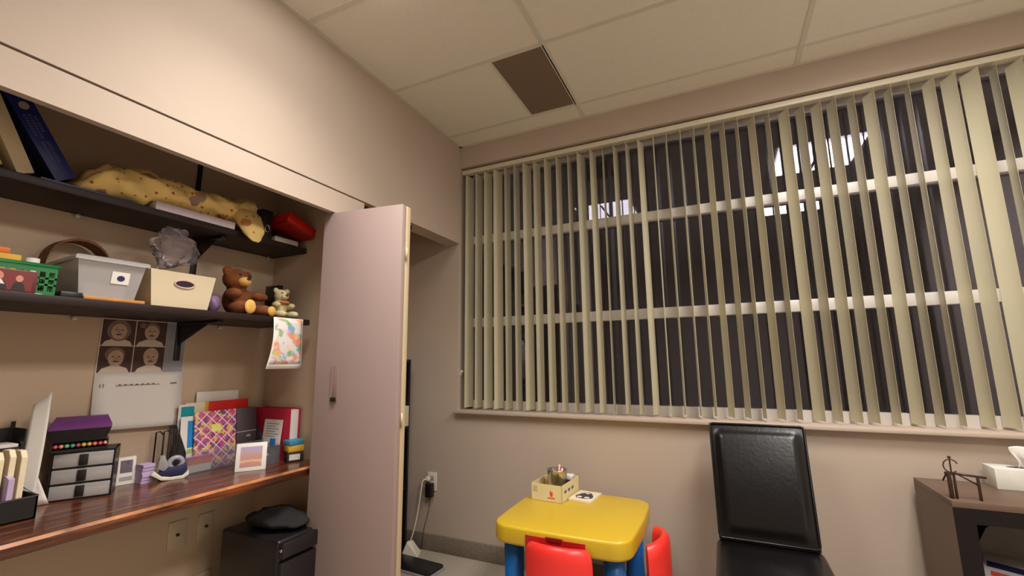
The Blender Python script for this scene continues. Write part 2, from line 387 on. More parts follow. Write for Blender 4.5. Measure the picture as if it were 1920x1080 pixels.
# ------------------------------------------------------------------ room shell
RX1, RY0 = 3.62, -2.2
struct('floor', MB().box(-0.67, RX1, RY0, W + 0.2, -0.1, 0), CARPET, 'grey carpeted floor')
wl = MB()
wl.box(-0.12, 0, -0.3, W, 2.105, 3.0); wl.box(-0.12, 0, RY0, -0.3, 0, 3.0)
struct('wall_left', wl, WALL, 'beige wall with the closet opening')
ww = MB()
ww.box(-0.67, RX1, W, W + 0.22, 0, 0.905); ww.box(-0.67, RX1, W, W + 0.22, 2.69, 3.0)
ww.box(-0.67, 0, W, W + 0.22, 0.905, 2.69); ww.box(3.45, RX1, W, W + 0.22, 0.905, 2.69)
struct('wall_window', ww, WALL, 'beige wall around the wide window')
struct('wall_right', MB().box(RX1, RX1 + 0.1, RY0, W + 0.22, 0, 3.0), OFFW)
struct('wall_back', MB().box(-0.67, RX1 + 0.1, RY0 - 0.1, RY0, 0, 3.0), OFFW)
struct('wall_closet_back', MB().box(-0.67, -0.57, -0.4, W, 0, 2.5), CLOSET, 'closet back wall')
struct('wall_closet_right', MB().box(-0.57, -0.15, 1.65, 1.74, 0, 2.45), CLOSET, 'partition closing the desk niche')
struct('wall_closet_left', MB().box(-0.57, -0.12, -0.4, -0.3, 0, 2.5), CLOSET)
struct('ceiling_closet', MB().box(-0.67, -0.12, -0.4, W, 2.45, 2.5), CLOSET)
struct('trim_1', MB().box(-0.034, -0.003, -0.3, 1.735, 1.987, 2.098).box(-0.10, -0.034, -0.3, 1.735, 2.06, 2.098), WALL, 'track fascia board over the closet')
struct('trim_2', MB().box(-0.08, -0.045, 1.735, W - 0.5, 2.08, 2.105), BLACKM, 'dark sliding door track')
struct('baseboard_window', MB().box(-0.57, RX1, W - 0.012, W, 0, 0.105, 0.003), CARPB, 'grey carpet baseboard under the window')
struct('baseboard_closet', MB().box(-0.57, -0.56, -0.3, 1.65, 0, 0.105), CARPB)

# ceiling tiles, grid, troffers, grille
gx = [-0.236, 0.973, 2.181, 3.39, 4.6]; gy = [W, 2.522, 1.912, 1.302, 0.692, 0.082, -0.528, -1.138, -1.748, RY0]
GR = (0.668, 0.955, 1.931, 2.511)
ct = MB(); gm = MB()
ct.box(-0.67, RX1 + 0.1, RY0 - 0.1, W + 0.22, 3.0, 3.05)
def tile(x0, x1, y0, y1):
    x0, x1 = max(x0, 0.0), min(x1, RX1)
    if x1 - x0 > 0.02: ct.box(x0 + 0.002, x1 - 0.002, y0 + 0.002, y1 - 0.002, H, H + 0.015)
for i in range(4):
    for j in range(len(gy) - 1):
        x0, x1, y1, y0 = gx[i], gx[i + 1], gy[j], gy[j + 1]
        tf = [t for t in TROFFERS if abs(t[2] - y0) < 0.01 and x0 - 0.01 < t[0] and t[1] < x1 + 0.01]
        if tf:
            tile(x0, tf[0][0], y0, y1); tile(tf[0][1], x1, y0, y1)
            for xx in (tf[0][0], tf[0][1]):
                if min(abs(xx - x0), abs(xx - x1)) > 0.05: gm.box(xx - 0.012, xx + 0.012, y0, y1, H - 0.004, H + 0.002)
        elif abs(y1 - 2.522) < 0.01 and i == 0: tile(x0, GR[0] - 0.012, y0, y1)
        else: tile(x0, x1, y0, y1)
for x in gx[1:4]: gm.box(x - 0.012, x + 0.012, RY0, W, H - 0.004, H + 0.004)
for y in gy[1:-1]: gm.box(0, RX1, y - 0.012, y + 0.012, H - 0.0035, H + 0.0035)
gm.box(0, 0.022, RY0, W, H - 0.003, H + 0.002); gm.box(0, RX1, W - 0.022, W, H - 0.003, H + 0.002)
ce = struct('ceiling', ct, TILE, 'suspended ceiling of pale tiles')
struct('ceiling_grid', gm, GRIDM, parent=ce)
gt = thing('ceiling_grille', 'dark perforated return air grille set in the pale ceiling tiles', 'vent', (0.8115, 2.221, H))
hx, hy = (GR[1] - GR[0]) / 2, (GR[3] - GR[2]) / 2
MB().box(-hx, hx, -hy, hy, 0.0, 0.012).build('perforated_panel', PERF, gt)
MB().box(-hx - 0.013, -hx, -hy - 0.008, hy + 0.008, -0.004, 0.01).box(hx, hx + 0.013, -hy - 0.008, hy + 0.008, -0.004, 0.01).box(-hx, hx, -hy - 0.008, -hy, -0.004, 0.01).box(-hx, hx, hy, hy + 0.008, -0.004, 0.01).build('grille_frame', GRIDM, gt)
TL = ['nearer the closet wall', 'by the window on the right', 'in the right half, further from the window']
for t, wh in zip(TROFFERS, TL):
    r = thing('ceiling_light', 'square fluorescent ceiling troffer ' + wh, 'ceiling light', ((t[0] + t[1]) / 2, (t[2] + t[3]) / 2, H), group='ceiling troffers')
    a = 0.293
    MB().box(-a, a, -a, a, 0.09, 0.10).box(-a, -a + 0.008, -a, a, 0.0, 0.09).box(a - 0.008, a, -a, a, 0, 0.09).box(-a, a, -a, -a + 0.008, 0, 0.09).box(-a, a, a - 0.008, a, 0, 0.09).build('housing', WHITEF, r)
    MB().box(-a + 0.012, a - 0.012, -a + 0.012, a - 0.012, -0.018, 0.012, 0.006).build('lens', LENS, r)
    ld = bpy.data.lights.new('tube_light', 'AREA'); ld.shape = 'SQUARE'; ld.size = 0.55; ld.energy = LAMP_W[TROFFERS.index(t)]; ld.spread = math.radians(LAMP_SPREAD[TROFFERS.index(t)]); ld.color = LAMP_COLOR
    lo = bpy.data.objects.new('tube_light', ld); COL.objects.link(lo); lo.parent = r; lo.location = (0, 0, -0.0195)
    MB().box(-0.01, 0.01, -a + 0.008, a - 0.008, -0.026, -0.020).build('center_rib', GRIDM, r)

# ------------------------------------------------------------------ window
wn = thing('window_1', 'wide night window with white frame behind the blind', 'window', (0, W, 0)); wn['kind'] = 'structure'
fr = MB(); ya, yb = 0.11, 0.17
fr.box(0, 0.05, ya, yb, 0.925, 2.69); fr.box(3.40, 3.45, ya, yb, 0.925, 2.69)
fr.box(0, 3.45, ya, yb, 0.925, 0.982); fr.box(0, 3.45, ya, yb, 2.63, 2.69)
fr.box(0, 3.45, ya - 0.01, yb, 1.498, 1.562, 0.004); fr.box(0, 3.45, ya - 0.01, yb, 2.115, 2.175, 0.004)
fr.box(0.885, 0.93, ya - 0.006, yb, 0.98, 2.63, 0.004)
fr.build('window_frame', WHITEF, wn)
MB().box(0.05, 3.40, 0.135, 0.141, 0.98, 1.50).build('window_pane', GLASS, wn)
MB().box(0.05, 3.40, 0.135, 0.141, 1.56, 2.117).build('window_pane', GLASS, wn)
MB().box(0.05, 3.40, 0.135, 0.141, 2.173, 2.635).build('window_pane', GLASS, wn)
MB().box(-0.012, 3.46, -0.045, 0.115, 0.905, 0.925, 0.004).build('window_sill', WALL, wn)

vb = thing('vertical_blind', 'cream vertical blind with turned vanes across the night window', 'blind', (0, W + 0.05, 0.93))
MB().box(0.006, 3.44, -0.03, 0.022, 1.714, 1.746, 0.003).build('headrail', RAIL, vb)
def vane_mesh():
    b = MB(); n = 8; w = 0.0445
    ring = lambda z: [(-w + 2 * w * i / n, 0.006 * (1 - (2 * i / n - 1) ** 2), z) for i in range(n + 1)] + [(w - 2 * w * i / n, 0.006 * (1 - (2 * i / n - 1) ** 2) - 0.0009, z) for i in range(n + 1)]
    return b.loft([ring(0.008), ring(0.5), ring(1.0), ring(1.705)])
VANES = [(0.054, 78), (0.133, 83), (0.21, 76), (0.291, 70), (0.368, 87), (0.441, 86), (0.522, 70), (0.598, 78), (0.679, 78), (0.759, 84), (0.837, 90), (0.915, 74), (1.0, 77), (1.071, 95), (1.151, 82), (1.229, 83), (1.311, 74), (1.389, 98), (1.466, 100), (1.548, 98), (1.624, 99), (1.702, 111), (1.782, 107), (1.86, 98), (1.937, 110), (2.018, 99), (2.1, 117), (2.178, 108), (2.254, 112), (2.324, 106), (2.41, 98), (2.488, 109), (2.568, 94), (2.647, 85), (2.731, 101), (2.808, 108), (2.887, 117), (2.973, 83), (3.048, 106), (3.127, 104), (3.206, 98), (3.285, 106), (3.364, 101)]
v0 = None
for x, a in VANES:
    if v0 is None: v0 = vane_mesh().build('vane', VANE, vb, 60); o = v0
    else: o = v0.copy(); COL.objects.link(o); o.parent = vb
    o.location = (x, 0.005, 0.0); o.rotation_euler = (0, 0, math.radians(a + (180 if x > 1.35 else 0)))
cl = MB().box(-0.004, 0.0, -0.016, 0.012, -0.02, 0.02, 0.002).box(0.0, 0.012, -0.008, 0.006, 0.0, 0.016, 0.002)
tag(cl.build('cord_cleat', WPLAST, loc=(0.0045, W + 0.045, 1.175)), 'small white cord cleat on the left window jamb', 'cleat')

# ------------------------------------------------------------------ closet door, shelves, desk
dr = thing('door_1', 'folded beige bifold closet door standing open', 'door', (-0.059, 1.528, 0)); dr['kind'] = 'structure'
dr.rotation_euler = (0, 0, math.radians(7.7))
MB().box(0, 0.44, 0, 0.033, 0.012, 1.985, 0.003).build('front_panel', DOORP, dr)
MB().box(0.001, 0.443, 0.037, 0.070, 0.012, 1.985, 0.003).build('rear_panel', EDGEP, dr)
PULL = mat('door_pull_plastic', (140, 116, 110), 0.45)
MB().box(0.097, 0.128, -0.003, 0.0, 1.075, 1.235, 0.001).box(0.097, 0.101, -0.009, -0.003, 1.078, 1.232).build('door_pull', PULL, dr)
MB().box(0.100, 0.126, -0.012, -0.003, 1.078, 1.096, 0.002).build('pull_catch', BLACKM, dr)
hg = MB()
for z in (0.3, 1.0, 1.75): hg.cyl((0.446, 0.035, z - 0.03), (0.446, 0.035, z + 0.03), 0.005, 10)
hg.build('hinge', EDGEP, dr)

def bracket(parent, y, z, depth):
    b = MB().box(-0.57, -0.560, y - 0.012, y + 0.012, z - 0.17, z, 0.001).box(-0.57, -0.57 + depth, y - 0.012, y + 0.012, z - 0.012, z, 0.001)
    b.prism([(-0.562, z - 0.10), (-0.562, z - 0.01), (-0.57 + depth * 0.75, z - 0.01)], y - 0.003, y + 0.003, 'y')
    return b.build('bracket', BLACKM, parent)
us = thing('wall_shelf', 'upper dark brown closet shelf holding binders and the yellow cloth', 'shelf'); us.location = (0, 0, 0)
MB().box(-0.568, -0.31, -0.298, 1.645, 1.834, 1.862, 0.002).build('board', ESP, us)
for y in (0.0, 1.23): bracket(us, y, 1.833, 0.22)
MB().box(-0.569, -0.561, 1.203, 1.223, 1.87, 2.42).build('upright', BLACKM, us)
MB().cyl((-0.568, 0.79, 1.826), (-0.55, 0.79, 1.826), 0.008).build('shelf_peg', WPLAST, us)
MB().cyl((-0.568, 1.602, 1.826), (-0.55, 1.602, 1.826), 0.008).build('shelf_peg', WPLAST, us)
ls = thing('wall_shelf', 'lower dark brown closet shelf holding bins and stuffed bears', 'shelf')
MB().box(-0.568, -0.2, -0.298, 1.60, 1.440, 1.468, 0.002).build('board', ESP, ls)
for y in (0.0, 1.20): bracket(ls, y, 1.439, 0.30)
MB().cyl((-0.568, 0.827, 1.43), (-0.55, 0.827, 1.43), 0.008).build('shelf_peg', WPLAST, ls)
MB().cyl((-0.568, 1.378, 1.43), (-0.55, 1.378, 1.43), 0.008).build('shelf_peg', WPLAST, ls)

dk = thing('built_in_desk', 'long burnt pine desk board fixed across the closet niche', 'desk')
db = MB(); N = 60
def edge(t, z): return -0.082 + 0.004 * noise.noise(Vector((t * 6, 0, z * 9)))
rings = []
for i in range(N + 1):
    y = -0.298 + 1.946 * i / N
    e1, e2 = edge(y, 0), edge(y, 1)
    rings.append([(-0.569, y, 0.747), (e2, y, 0.747), (e2 + 0.004, y, 0.757), (e1 + 0.003, y, 0.776), (e1 - 0.004, y, 0.785), (-0.569, y, 0.785)])
db.loft(rings)
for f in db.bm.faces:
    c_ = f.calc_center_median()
    if c_.x > -0.1 and c_.z > 0.772 and f.normal.x > 0.5: f.material_index = 1  # highlight along the rough front edge, painted in as lighter orange
db.build('desk_top', [PLANK, mat('painted_edge_highlight', (170, 110, 66), 0.3, vary=0.6, scale=9)], dk)
MB().box(-0.569, -0.545, -0.298, 1.648, 0.70, 0.746).build('wall_cleat', ESP, dk)
DZ = 0.785

# wall plates
def plate(name, x, y, z, w, h, label, hole=True, axis='x', grp=None, jack=True):
    r = thing(name, label, 'wall plate', (x, y, z), group=grp)
    MB().box(0, 0.006, -w / 2, w / 2, -h / 2, h / 2, 0.002).build('cover', mat('almond_plate', (198, 180, 152), 0.45), r)
    if jack: MB().cyl((0.005, 0, 0), (0.014, 0, 0), 0.006, 12).build('jack', IRON, r)
    return r
plate('wall_plate', -0.57, 1.283, 0.51, 0.074, 0.115, 'almond wall plate with a jack under the desk, left of two')
plate('wall_plate', -0.57, 1.405, 0.508, 0.072, 0.115, 'almond wall plate with a jack under the desk, beside the black bin')
plate('wall_plate', -0.57, 1.41, 0.25, 0.08, 0.12, 'almond wall plate lowest on the wall beside the black bin', jack=False)

# calendar
cal = thing('wall_calendar', 'paper wall calendar with four sepia portraits on the closet wall', 'calendar', (-0.569, 1.075, 1.0))
hw = 0.16
MB().box(0.0, 0.002, -hw, hw, 0.216, 0.44).build('upper_page', SEPW, cal)
MB().sheet(lambda u, v: (0.003 + 0.03 * (1 - v) ** 1.5 * (0.7 + 0.3 * u), -hw + 2 * hw * u, 0.0 + 0.216 * v - 0.012 * u * (1 - v)), 6, 8, -0.001).build('lower_page', WHITEP, cal)
MB().box(0.002, 0.0026, 0.078, hw - 0.004, 0.22, 0.435).build('side_strip', BLUEGREY, cal)
def portrait(y0, y1, z0, z1, kind):
    b = MB(); yc = (y0 + y1) / 2 + (0.006 if kind == 3 else 0); zc = z0 + (z1 - z0) * 0.56; w = y1 - y0; h = z1 - z0
    b.m(0).box(0.002, 0.0028, y0, y1, z0, z1)
    sh = [(yc - w * 0.46, z0), (yc + w * 0.44, z0), (yc + w * 0.36, z0 + h * 0.16), (yc + w * 0.12, z0 + h * 0.26), (yc - w * 0.14, z0 + h * 0.26), (yc - w * 0.38, z0 + h * 0.15)]
    b.m(3).prism(sh, 0.0028, 0.0032, 'x')
    if kind == 0: b.m(1).prism(oval(yc, zc + h * 0.02, w * 0.36, h * 0.42), 0.0032, 0.0036, 'x')
    if kind == 1: b.m(1).prism(oval(yc, zc + h * 0.06, w * 0.26, h * 0.36), 0.0032, 0.0036, 'x').prism(oval(yc - w * 0.30, zc + h * 0.26, w * 0.12, h * 0.1), 0.0032, 0.0036, 'x')
    if kind == 2: b.m(1).prism(oval(yc - w * 0.04, zc + h * 0.12, w * 0.30, h * 0.28), 0.0032, 0.0036, 'x')
    if kind == 3: b.m(2).prism(oval(yc, zc + h * 0.08, w * 0.25, h * 0.32), 0.0032, 0.0036, 'x')
    b.m(2).prism(oval(yc, zc - h * 0.02, w * 0.235, h * 0.31), 0.0036, 0.004, 'x')
    b.m(0)
    for s_ in (-1, 1): b.prism(oval(yc + s_ * w * 0.085, zc + h * 0.04, w * 0.035, h * 0.022, 10), 0.004, 0.0043, 'x')
    b.prism(oval(yc, zc - h * 0.14, w * 0.09, h * 0.03, 12), 0.004, 0.0043, 'x'); b.m(1).prism([(yc - w * .03, zc - h * .06), (yc + w * .03, zc - h * .06), (yc, zc + h * .03)], 0.004, 0.0042, 'x')
    return b.build('portrait_photo', [SEPD, SEPM, SEPL, SEPW], cal)
portrait(-0.155, -0.042, 0.332, 0.436, 0); portrait(-0.038, 0.076, 0.332, 0.436, 1)
portrait(-0.155, -0.042, 0.222, 0.328, 2); portrait(-0.038, 0.076, 0.222, 0.328, 3)
text('month_number', '11', 0.022, INK, cal, (0.0095, -0.135, 0.170), (math.pi / 2, 0, math.pi / 2))
hb = MB(); hb.box(0.0092, 0.0098, -0.09, 0.07, 0.168, 0.1695); hb.box(0.0092, 0.0098, 0.11, 0.135, 0.168, 0.173)
for i in range(7): hb.box(0.0092, 0.0098, -0.08 + i * 0.02, -0.072 + i * 0.02, 0.170, 0.174)
hb.build('heading_line', INK, cal)

# ------------------------------------------------------------------ upper shelf contents
UZ = 1.862
def binder(label, y, rz_tilt, body, spine, h=0.30, w=0.05, d=0.22, x=-0.335, z=UZ, group=None, deco=None):
    r = thing('ring_binder', label, 'binder', (x, y, z + math.sin(math.radians(abs(rz_tilt))) * w / 2 + 0.001), group=group)
    m = T4(rot=RX(rz_tilt))
    MB().box(-d, 0, -w / 2, -w / 2 + 0.004, 0, h, 0.001).box(-d, 0, w / 2 - 0.004, w / 2, 0, h, 0.001).xf(m).build('cover', body, r)
    MB().box(-0.004, 0.0015, -w / 2, w / 2, 0, h, 0.001).xf(m).build('spine', spine, r)
    MB().box(-d + 0.01, -0.012, -w / 2 + 0.006, w / 2 - 0.008, 0.01, h - 0.02).xf(m).build('paper', WHITEP, r)
    if deco: deco(r, m)
    return r
WB = mat('white_binder_vinyl', (206, 186, 150), 0.45, vary=0.03)
binder('white ring binder leaning against the blue binder on the upper shelf', 0.570, 25, WB, WB, w=0.042)
binder('white ring binder at the very left edge of the upper shelf', 0.497, 25, WB, WB, w=0.042)
tag(MB().box(-0.55, -0.318, 0.60, 0.86, 0, 0.008, 0.001).build('folder', NAVYP, loc=(0, 0, UZ)), 'dark navy folder lying flat under the blue binder', 'folder')
BB = mat('blue_binder_vinyl', (24, 36, 104), 0.4, vary=0.08); BB2 = mat('dark_blue_binder_vinyl', (16, 20, 62), 0.4, vary=0.08)
def deco(r, m):
    MB().m(0).xf(Matrix.Identity(4)).prism(oval(0.0, 0.245, 0.013, 0.013, 16), 0.0015, 0.0022, 'x').xf(m).build('spine_emblem', mat('pale_foil', (150, 140, 130), 0.5), r)
    b = MB()
    for i, (y, z0, z1) in enumerate([(-0.012, 0.15, 0.22), (0.0, 0.14, 0.22), (0.012, 0.16, 0.21), (-0.006, 0.07, 0.125), (0.008, 0.06, 0.125)]):
        k = z0
        while k < z1: b.box(0.0015, 0.0021, y - 0.004, y + 0.004, k, k + 0.006); k += 0.009
    b.xf(m).build('spine_lettering', mat('dull_foil_print', (74, 74, 116), 0.5), r)
binder('blue ring binder with a round emblem leaning on the upper shelf', 0.668, 32, BB2, BB, w=0.058, z=UZ + 0.008, deco=deco)

yc = thing('printed_cloth', 'rumpled yellow spotted cloth draped along the upper shelf', 'cloth', (-0.40, 1.07, UZ))
prof = [(0.70, .016, .012, .05), (.735, .045, .035, .07), (.79, .075, .066, .08), (.85, .078, .072, .085), (.91, .085, .078, .085), (.97, .093, .066, .08), (1.03, .098, .06, .075), (1.10, .098, .054, .07), (1.17, .106, .05, .07), (1.24, .112, .055, .07), (1.28, .104, .05, .06), (1.32, .11, .07, .075), (1.345, .115, .075, .075), (1.37, .13, .055, .06), (1.383, .14, .03, .04)]
prof2 = []
for p_, q_ in zip(prof, prof[1:]):
    for k in range(4): prof2.append(tuple(a_ + (b_ - a_) * k / 4 for a_, b_ in zip(p_, q_)))
prof2.append(prof[-1]); rings = []
for y, zc, hz, hx_ in prof2:
    ring = []
    for k in range(36):
        a = k * 2 * math.pi / 36
        ring.append((hx_ * math.cos(a) * (1 + 0.12 * math.sin(3 * a + y * 40)), y - 1.07, zc + hz * math.sin(a) * (1 + 0.10 * math.cos(5 * a + y * 55))))
    rings.append(ring)
b = MB().loft(rings).jitter(0.012, 22, 1).jitter(0.007, 60, 9)
for v in b.bm.verts: v.co.z = max(v.co.z, 0.037 if v.co.y > -0.155 and v.co.y < 0.20 else 0.011)
b.build('bundle', SPOT, yc, 60)
b = MB().loft([[(0.03 + sx_ , 0.25 + hy_ * math.cos(k * math.pi / 8), zc_ + hz_ * math.sin(k * math.pi / 8)) for k in range(16)] for sx_, hy_, zc_, hz_ in ((0.0, .06, .09, .045), (0.05, .065, .06, .06), (0.078, .06, .02, .055), (0.10, .045, -.002, .045), (0.112, .02, -.005, .02))]).jitter(0.012, 25, 3)
for v in b.bm.verts:
    if v.co.x < 0.094: v.co.z = max(v.co.z, 0.006)
b.build('hanging_end', SPOT, yc, 60)
tag(MB().box(-0.54, -0.312, 0.93, 1.25, 0, 0.034, 0.002).build('paper_pad', mat('lilac_white_paper', (206, 190, 200), 0.8), loc=(0, 0, UZ)), 'thick white paper pad lying under the yellow cloth', 'paper pad')
bx = thing('file_box', 'black upright box with a silver ring between cloth and red box', 'box', (-0.33, 1.420, UZ))
MB().box(-0.2, 0, -0.028, 0.028, 0, 0.15, 0.002).build('body', BLACKP, bx)
MB().tube([(0.001, 0.012 * math.cos(a * math.pi / 8), 0.055 + 0.018 * math.sin(a * math.pi / 8)) for a in range(16)], 0.003, 8, True).build('finger_ring', SILV, bx)
tag(MB().box(-0.52, -0.322, 1.462, 1.598, 0, 0.028, 0.002).build('book', mat('grey_white_book', (190, 182, 168), 0.7), loc=(0, 0, UZ)), 'pale grey book lying flat at the bottom of the red box pile', 'book')
tag(MB().box(-0.50, -0.335, 1.47, 1.595, 0, 0.016, 0.002).build('book', BLACKP, loc=(0, 0, UZ + 0.028)), 'thin black book lying between the pale book and red box', 'book')
rb = thing('red_box', 'flat red box tilted on top of the two books', 'box', (-0.36, 1.551, UZ + 0.0665), 0)
rm = T4(rot=RX(-18))
MB().box(-0.115, 0.105, -0.088, 0.088, 0.012, 0.062, 0.003).xf(rm).build('lid', RED, rb)
MB().box(-0.112, 0.102, -0.085, 0.085, 0.0, 0.013).xf(rm).build('base', mat('deep_red_card', (150, 20, 18), 0.5), rb)

# ------------------------------------------------------------------ lower shelf contents
LZ = 1.468
gb = thing('plastic_basket', 'green slotted plastic basket at the left end of the lower shelf', 'basket', (-0.325, 0.52, LZ))
def slotted(axis, a0, a1, pos, off, zt, n, rows):
    b = MB()
    zs = [0.0, 0.016] + [0.034, 0.046][:0]
    b_ = lambda u0, u1, z0, z1: b.box(pos - 0.002, pos + 0.002, u0, u1, z0, z1) if axis == 'x' else b.box(u0, u1, pos - 0.002, pos + 0.002, z0, z1)
    b_(a0, a1, 0, 0.012); b_(a0, a1, zt - 0.022, zt)
    for i in range(n + 1):
        u = a0 + (a1 - a0) * i / n; b_(max(a0, u - 0.004), min(a1, u + 0.004), 0.012, zt - 0.022)
    for z in rows: b_(a0, a1, z, z + 0.006)
    return b
b1 = slotted('x', -0.135, 0.125, 0.10, 0, 0.095, 12, (0.03, 0.05)); b1.build('front_wall', GREEN, gb)
slotted('x', -0.135, 0.125, -0.10, 0, 0.095, 12, (0.03, 0.05)).build('back_wall', GREEN, gb)
slotted('y', -0.10, 0.10, 0.125, 0, 0.095, 9, (0.03, 0.05)).build('end_wall', GREEN, gb)
slotted('y', -0.10, 0.10, -0.135, 0, 0.095, 9, (0.03, 0.05)).build('end_wall', GREEN, gb)
MB().box(-0.10, 0.10, -0.135, 0.125, 0, 0.004).build('base', GREEN, gb)
MB().tube([(0.103, -0.138, 0.093), (0.103, 0.128, 0.093), (-0.103, 0.128, 0.093), (-0.103, -0.138, 0.093)], 0.005, 8, True).build('rim', GREEN, gb)
tag(MB().box(-0.38, -0.27, 0.44, 0.575, 0.0, 0.118, 0.003).build('snack_box', YCARD, loc=(0, 0, LZ + 0.005)), 'yellow box standing in the green basket', 'box')
tag(MB().box(-0.385, -0.275, 0.43, 0.55, 0.0, 0.018, 0.003).build('packet', ORANGE, loc=(0, 0, LZ + 0.124)), 'flat orange packet lying on top of the yellow box', 'packet')
tag(MB().cyl((0, 0, 0), (0, 0, 0.115), 0.016).build('paper_roll', WHITEP, loc=(-0.29, 0.606, LZ + 0.006)), 'white paper roll standing in the corner of the green basket', 'roll')
pc = thing('photo_case', 'small case with a picture of two figures before the green basket', 'case', (-0.207, 0.53, LZ + 0.0018))
MB().box(-0.007, 0.007, -0.07, 0.066, 0, 0.064, 0.001).build('case', mat('maroon_case', (96, 40, 44), 0.4), pc)
b = MB()
b.m(0).box(0.007, 0.0075, -0.066, 0.055, 0.003, 0.061)
b.m(1).prism([(-0.045, 0.003), (0.005, 0.003), (-0.002, 0.024), (-0.018, 0.032), (-0.035, 0.026)], 0.0075, 0.0079, 'x').prism([(0.012, 0.003), (0.042, 0.003), (0.038, 0.022), (0.026, 0.03), (0.016, 0.022)], 0.0075, 0.0079, 'x')
b.m(2).prism(oval(-0.017, 0.042, 0.011, 0.013), 0.0079, 0.0083, 'x').prism(oval(0.027, 0.038, 0.008, 0.010), 0.0079, 0.0083, 'x')
b.m(3).prism([(-0.034, 0.020), (-0.002, 0.018), (-0.01, 0.031), (-0.026, 0.031)], 0.0079, 0.0083, 'x')
b.m(4).box(0.0079, 0.0085, -0.066, -0.02, 0.003, 0.014)
b.build('cover_picture', [mat('dark_red_print', (110, 30, 34), 0.4), BLACKP, mat('skin_print', (196, 130, 110), 0.6), WHITEP, YCARD], pc)
tag(MB().box(-0.40, -0.204, 0.30, 0.612, 0, 0.0015).build('paper_sheet', WHITEP, loc=(0, 0, LZ)), 'white paper sheet lying under the green basket at the shelf edge', 'paper')
tag(MB().box(-0.36, -0.208, 0.655, 0.71, 0, 0.018, 0.002).build('folder', BLACKP, loc=(0, 0, LZ)), 'black folder poking out at the left of the clear bin', 'folder')
tag(MB().box(-0.50, -0.208, 0.712, 0.885, 0, 0.011, 0.002).build('wooden_tray', WOODB, loc=(0, 0, LZ)), 'orange brown wooden board under the clear bin', 'board')
wb = thing('wicker_basket', 'small brown wicker basket with arched handle behind the clear bin', 'basket', (-0.512, 0.79, LZ + 0.0112))
MB().taper(-0.045, 0.045, -0.08, 0.08, 0, 0.12, 0.006, 0.015).build('body', WICK, wb)
b = MB(); ar = []
for k in range(17):
    a = math.pi * k / 16
    c_ = Vector((0.0, -0.095 * math.cos(a), 0.115 + 0.125 * math.sin(a) ** 0.8)); ar.append([c_ + Vector((x_, 0, z_)) for x_, z_ in ((-0.038, -0.005), (0.038, -0.005), (0.038, 0.005), (-0.038, 0.005))])
b.loft(ar).build('handle', WICK, wb)
cb = thing('storage_bin', 'translucent plastic storage bin with a blue dot label', 'bin', (-0.322, 0.785, LZ + 0.0112), -4)
cbm = MB(); t = 0.002
cbm.taper(-0.105, 0.105, -0.075, 0.075, 0, 0.125, 0.018, 0.018)
bmesh.ops.delete(cbm.bm, geom=[f for f in cbm.bm.faces if f.normal.z > 0.9], context='FACES')
cbm.build('tub', FROST, cb)
lm_ = MB().loft([[(sx_ * (0.132 - i_), sy_ * (0.102 - i_), z_) for sx_, sy_ in ((-1, -1), (1, -1), (1, 1), (-1, 1))] for i_, z_ in ((0, 0.118), (0, 0.128), (0.006, 0.134), (0.03, 0.140))]); lm_.build('lid', FROST, cb)
MB().box(-0.08, 0.08, -0.06, 0.055, 0.004, 0.05, 0.005).build('contents', mat('grey_contents', (150, 140, 140), 0.7, vary=0.3, scale=30), cb)
lb = MB().m(0).box(-0.0006, 0, -0.0, 0.05, 0.05, 0.092).m(1).prism(oval(0.026, 0.07, 0.011, 0.010), 0.0, 0.0006, 'x')
sl = math.atan2(0.018, 0.125)
lb.xf(T4((0.1073, 0, 0), RY(math.degrees(sl)))).build('label', [WHITEP, NAVYP], cb)
tag(MB().box(-0.568, -0.508, 0.898, 0.945, 0, 0.170, 0.002).build('gift_box', mat('purple_patterned_card', (120, 80, 120), 0.6, vary=0.5, scale=60), loc=(0, 0, LZ)), 'purple patterned box squeezed behind clear and beige bins', 'box')
fb = thing('canvas_bin', 'beige canvas bin with an oval handle hole on the lower shelf', 'bin', (-0.36, 1.013, LZ))
b = MB(); t = 0.006
def wall_ring(i0, i1, z0, z1): return [[(sx_ * (0.135 + dx), sy_ * (0.100 + dy), z) for sx_, sy_ in ((-1, -1), (1, -1), (1, 1), (-1, 1))] for dx, dy, z in ((0, 0, z0), (0.008, 0.018, z1))]
o1, o2 = wall_ring(0, 0, 0.0, 0.138); i2, i1 = [[(x * 0.965, y * 0.955, z) for x, y, z in r] for r in (o2, o1)]
i1 = [(x, y, 0.006) for x, y, z in i1]
b.loft([o1, o2, i2, i1]).build('body', BEIGEB, fb)
sl2 = math.degrees(math.atan2(0.008, 0.138))
gmx = T4((0.1405, 0.003, 0.094), RY(sl2))
MB().tube([(0.001, 0.036 * math.cos(a) + (0.014 if math.cos(a) > 0 else -0.014) * 0, 0.015 * math.sin(a)) for a in [k * 2 * math.pi / 24 for k in range(24)]], 0.0035, 8, True).xf(gmx).build('handle_grommet', mat('pinkish_grommet', (200, 170, 156), 0.5), fb)
MB().prism(oval(0, 0, 0.034, 0.0135, 24), -0.001, 0.0012, 'x').xf(gmx).build('handle_hole', mat('dark_purple_inside', (40, 16, 46), 0.8), fb)
b = MB().ell((0, 0, 0), (0.09, 0.085, 0.03)).jitter(0.02, 30, 5)
tag(b.build('cloth', mat('purple_fabric', (110, 60, 110), 0.9, vary=0.4, scale=20), loc=(-0.37, 0.995, LZ + 0.118)), 'purple cloth heaped inside the beige canvas bin', 'cloth')
b = MB().ell((0, 0, 0), (0.04, 0.03, 0.022)).jitter(0.015, 30, 8)
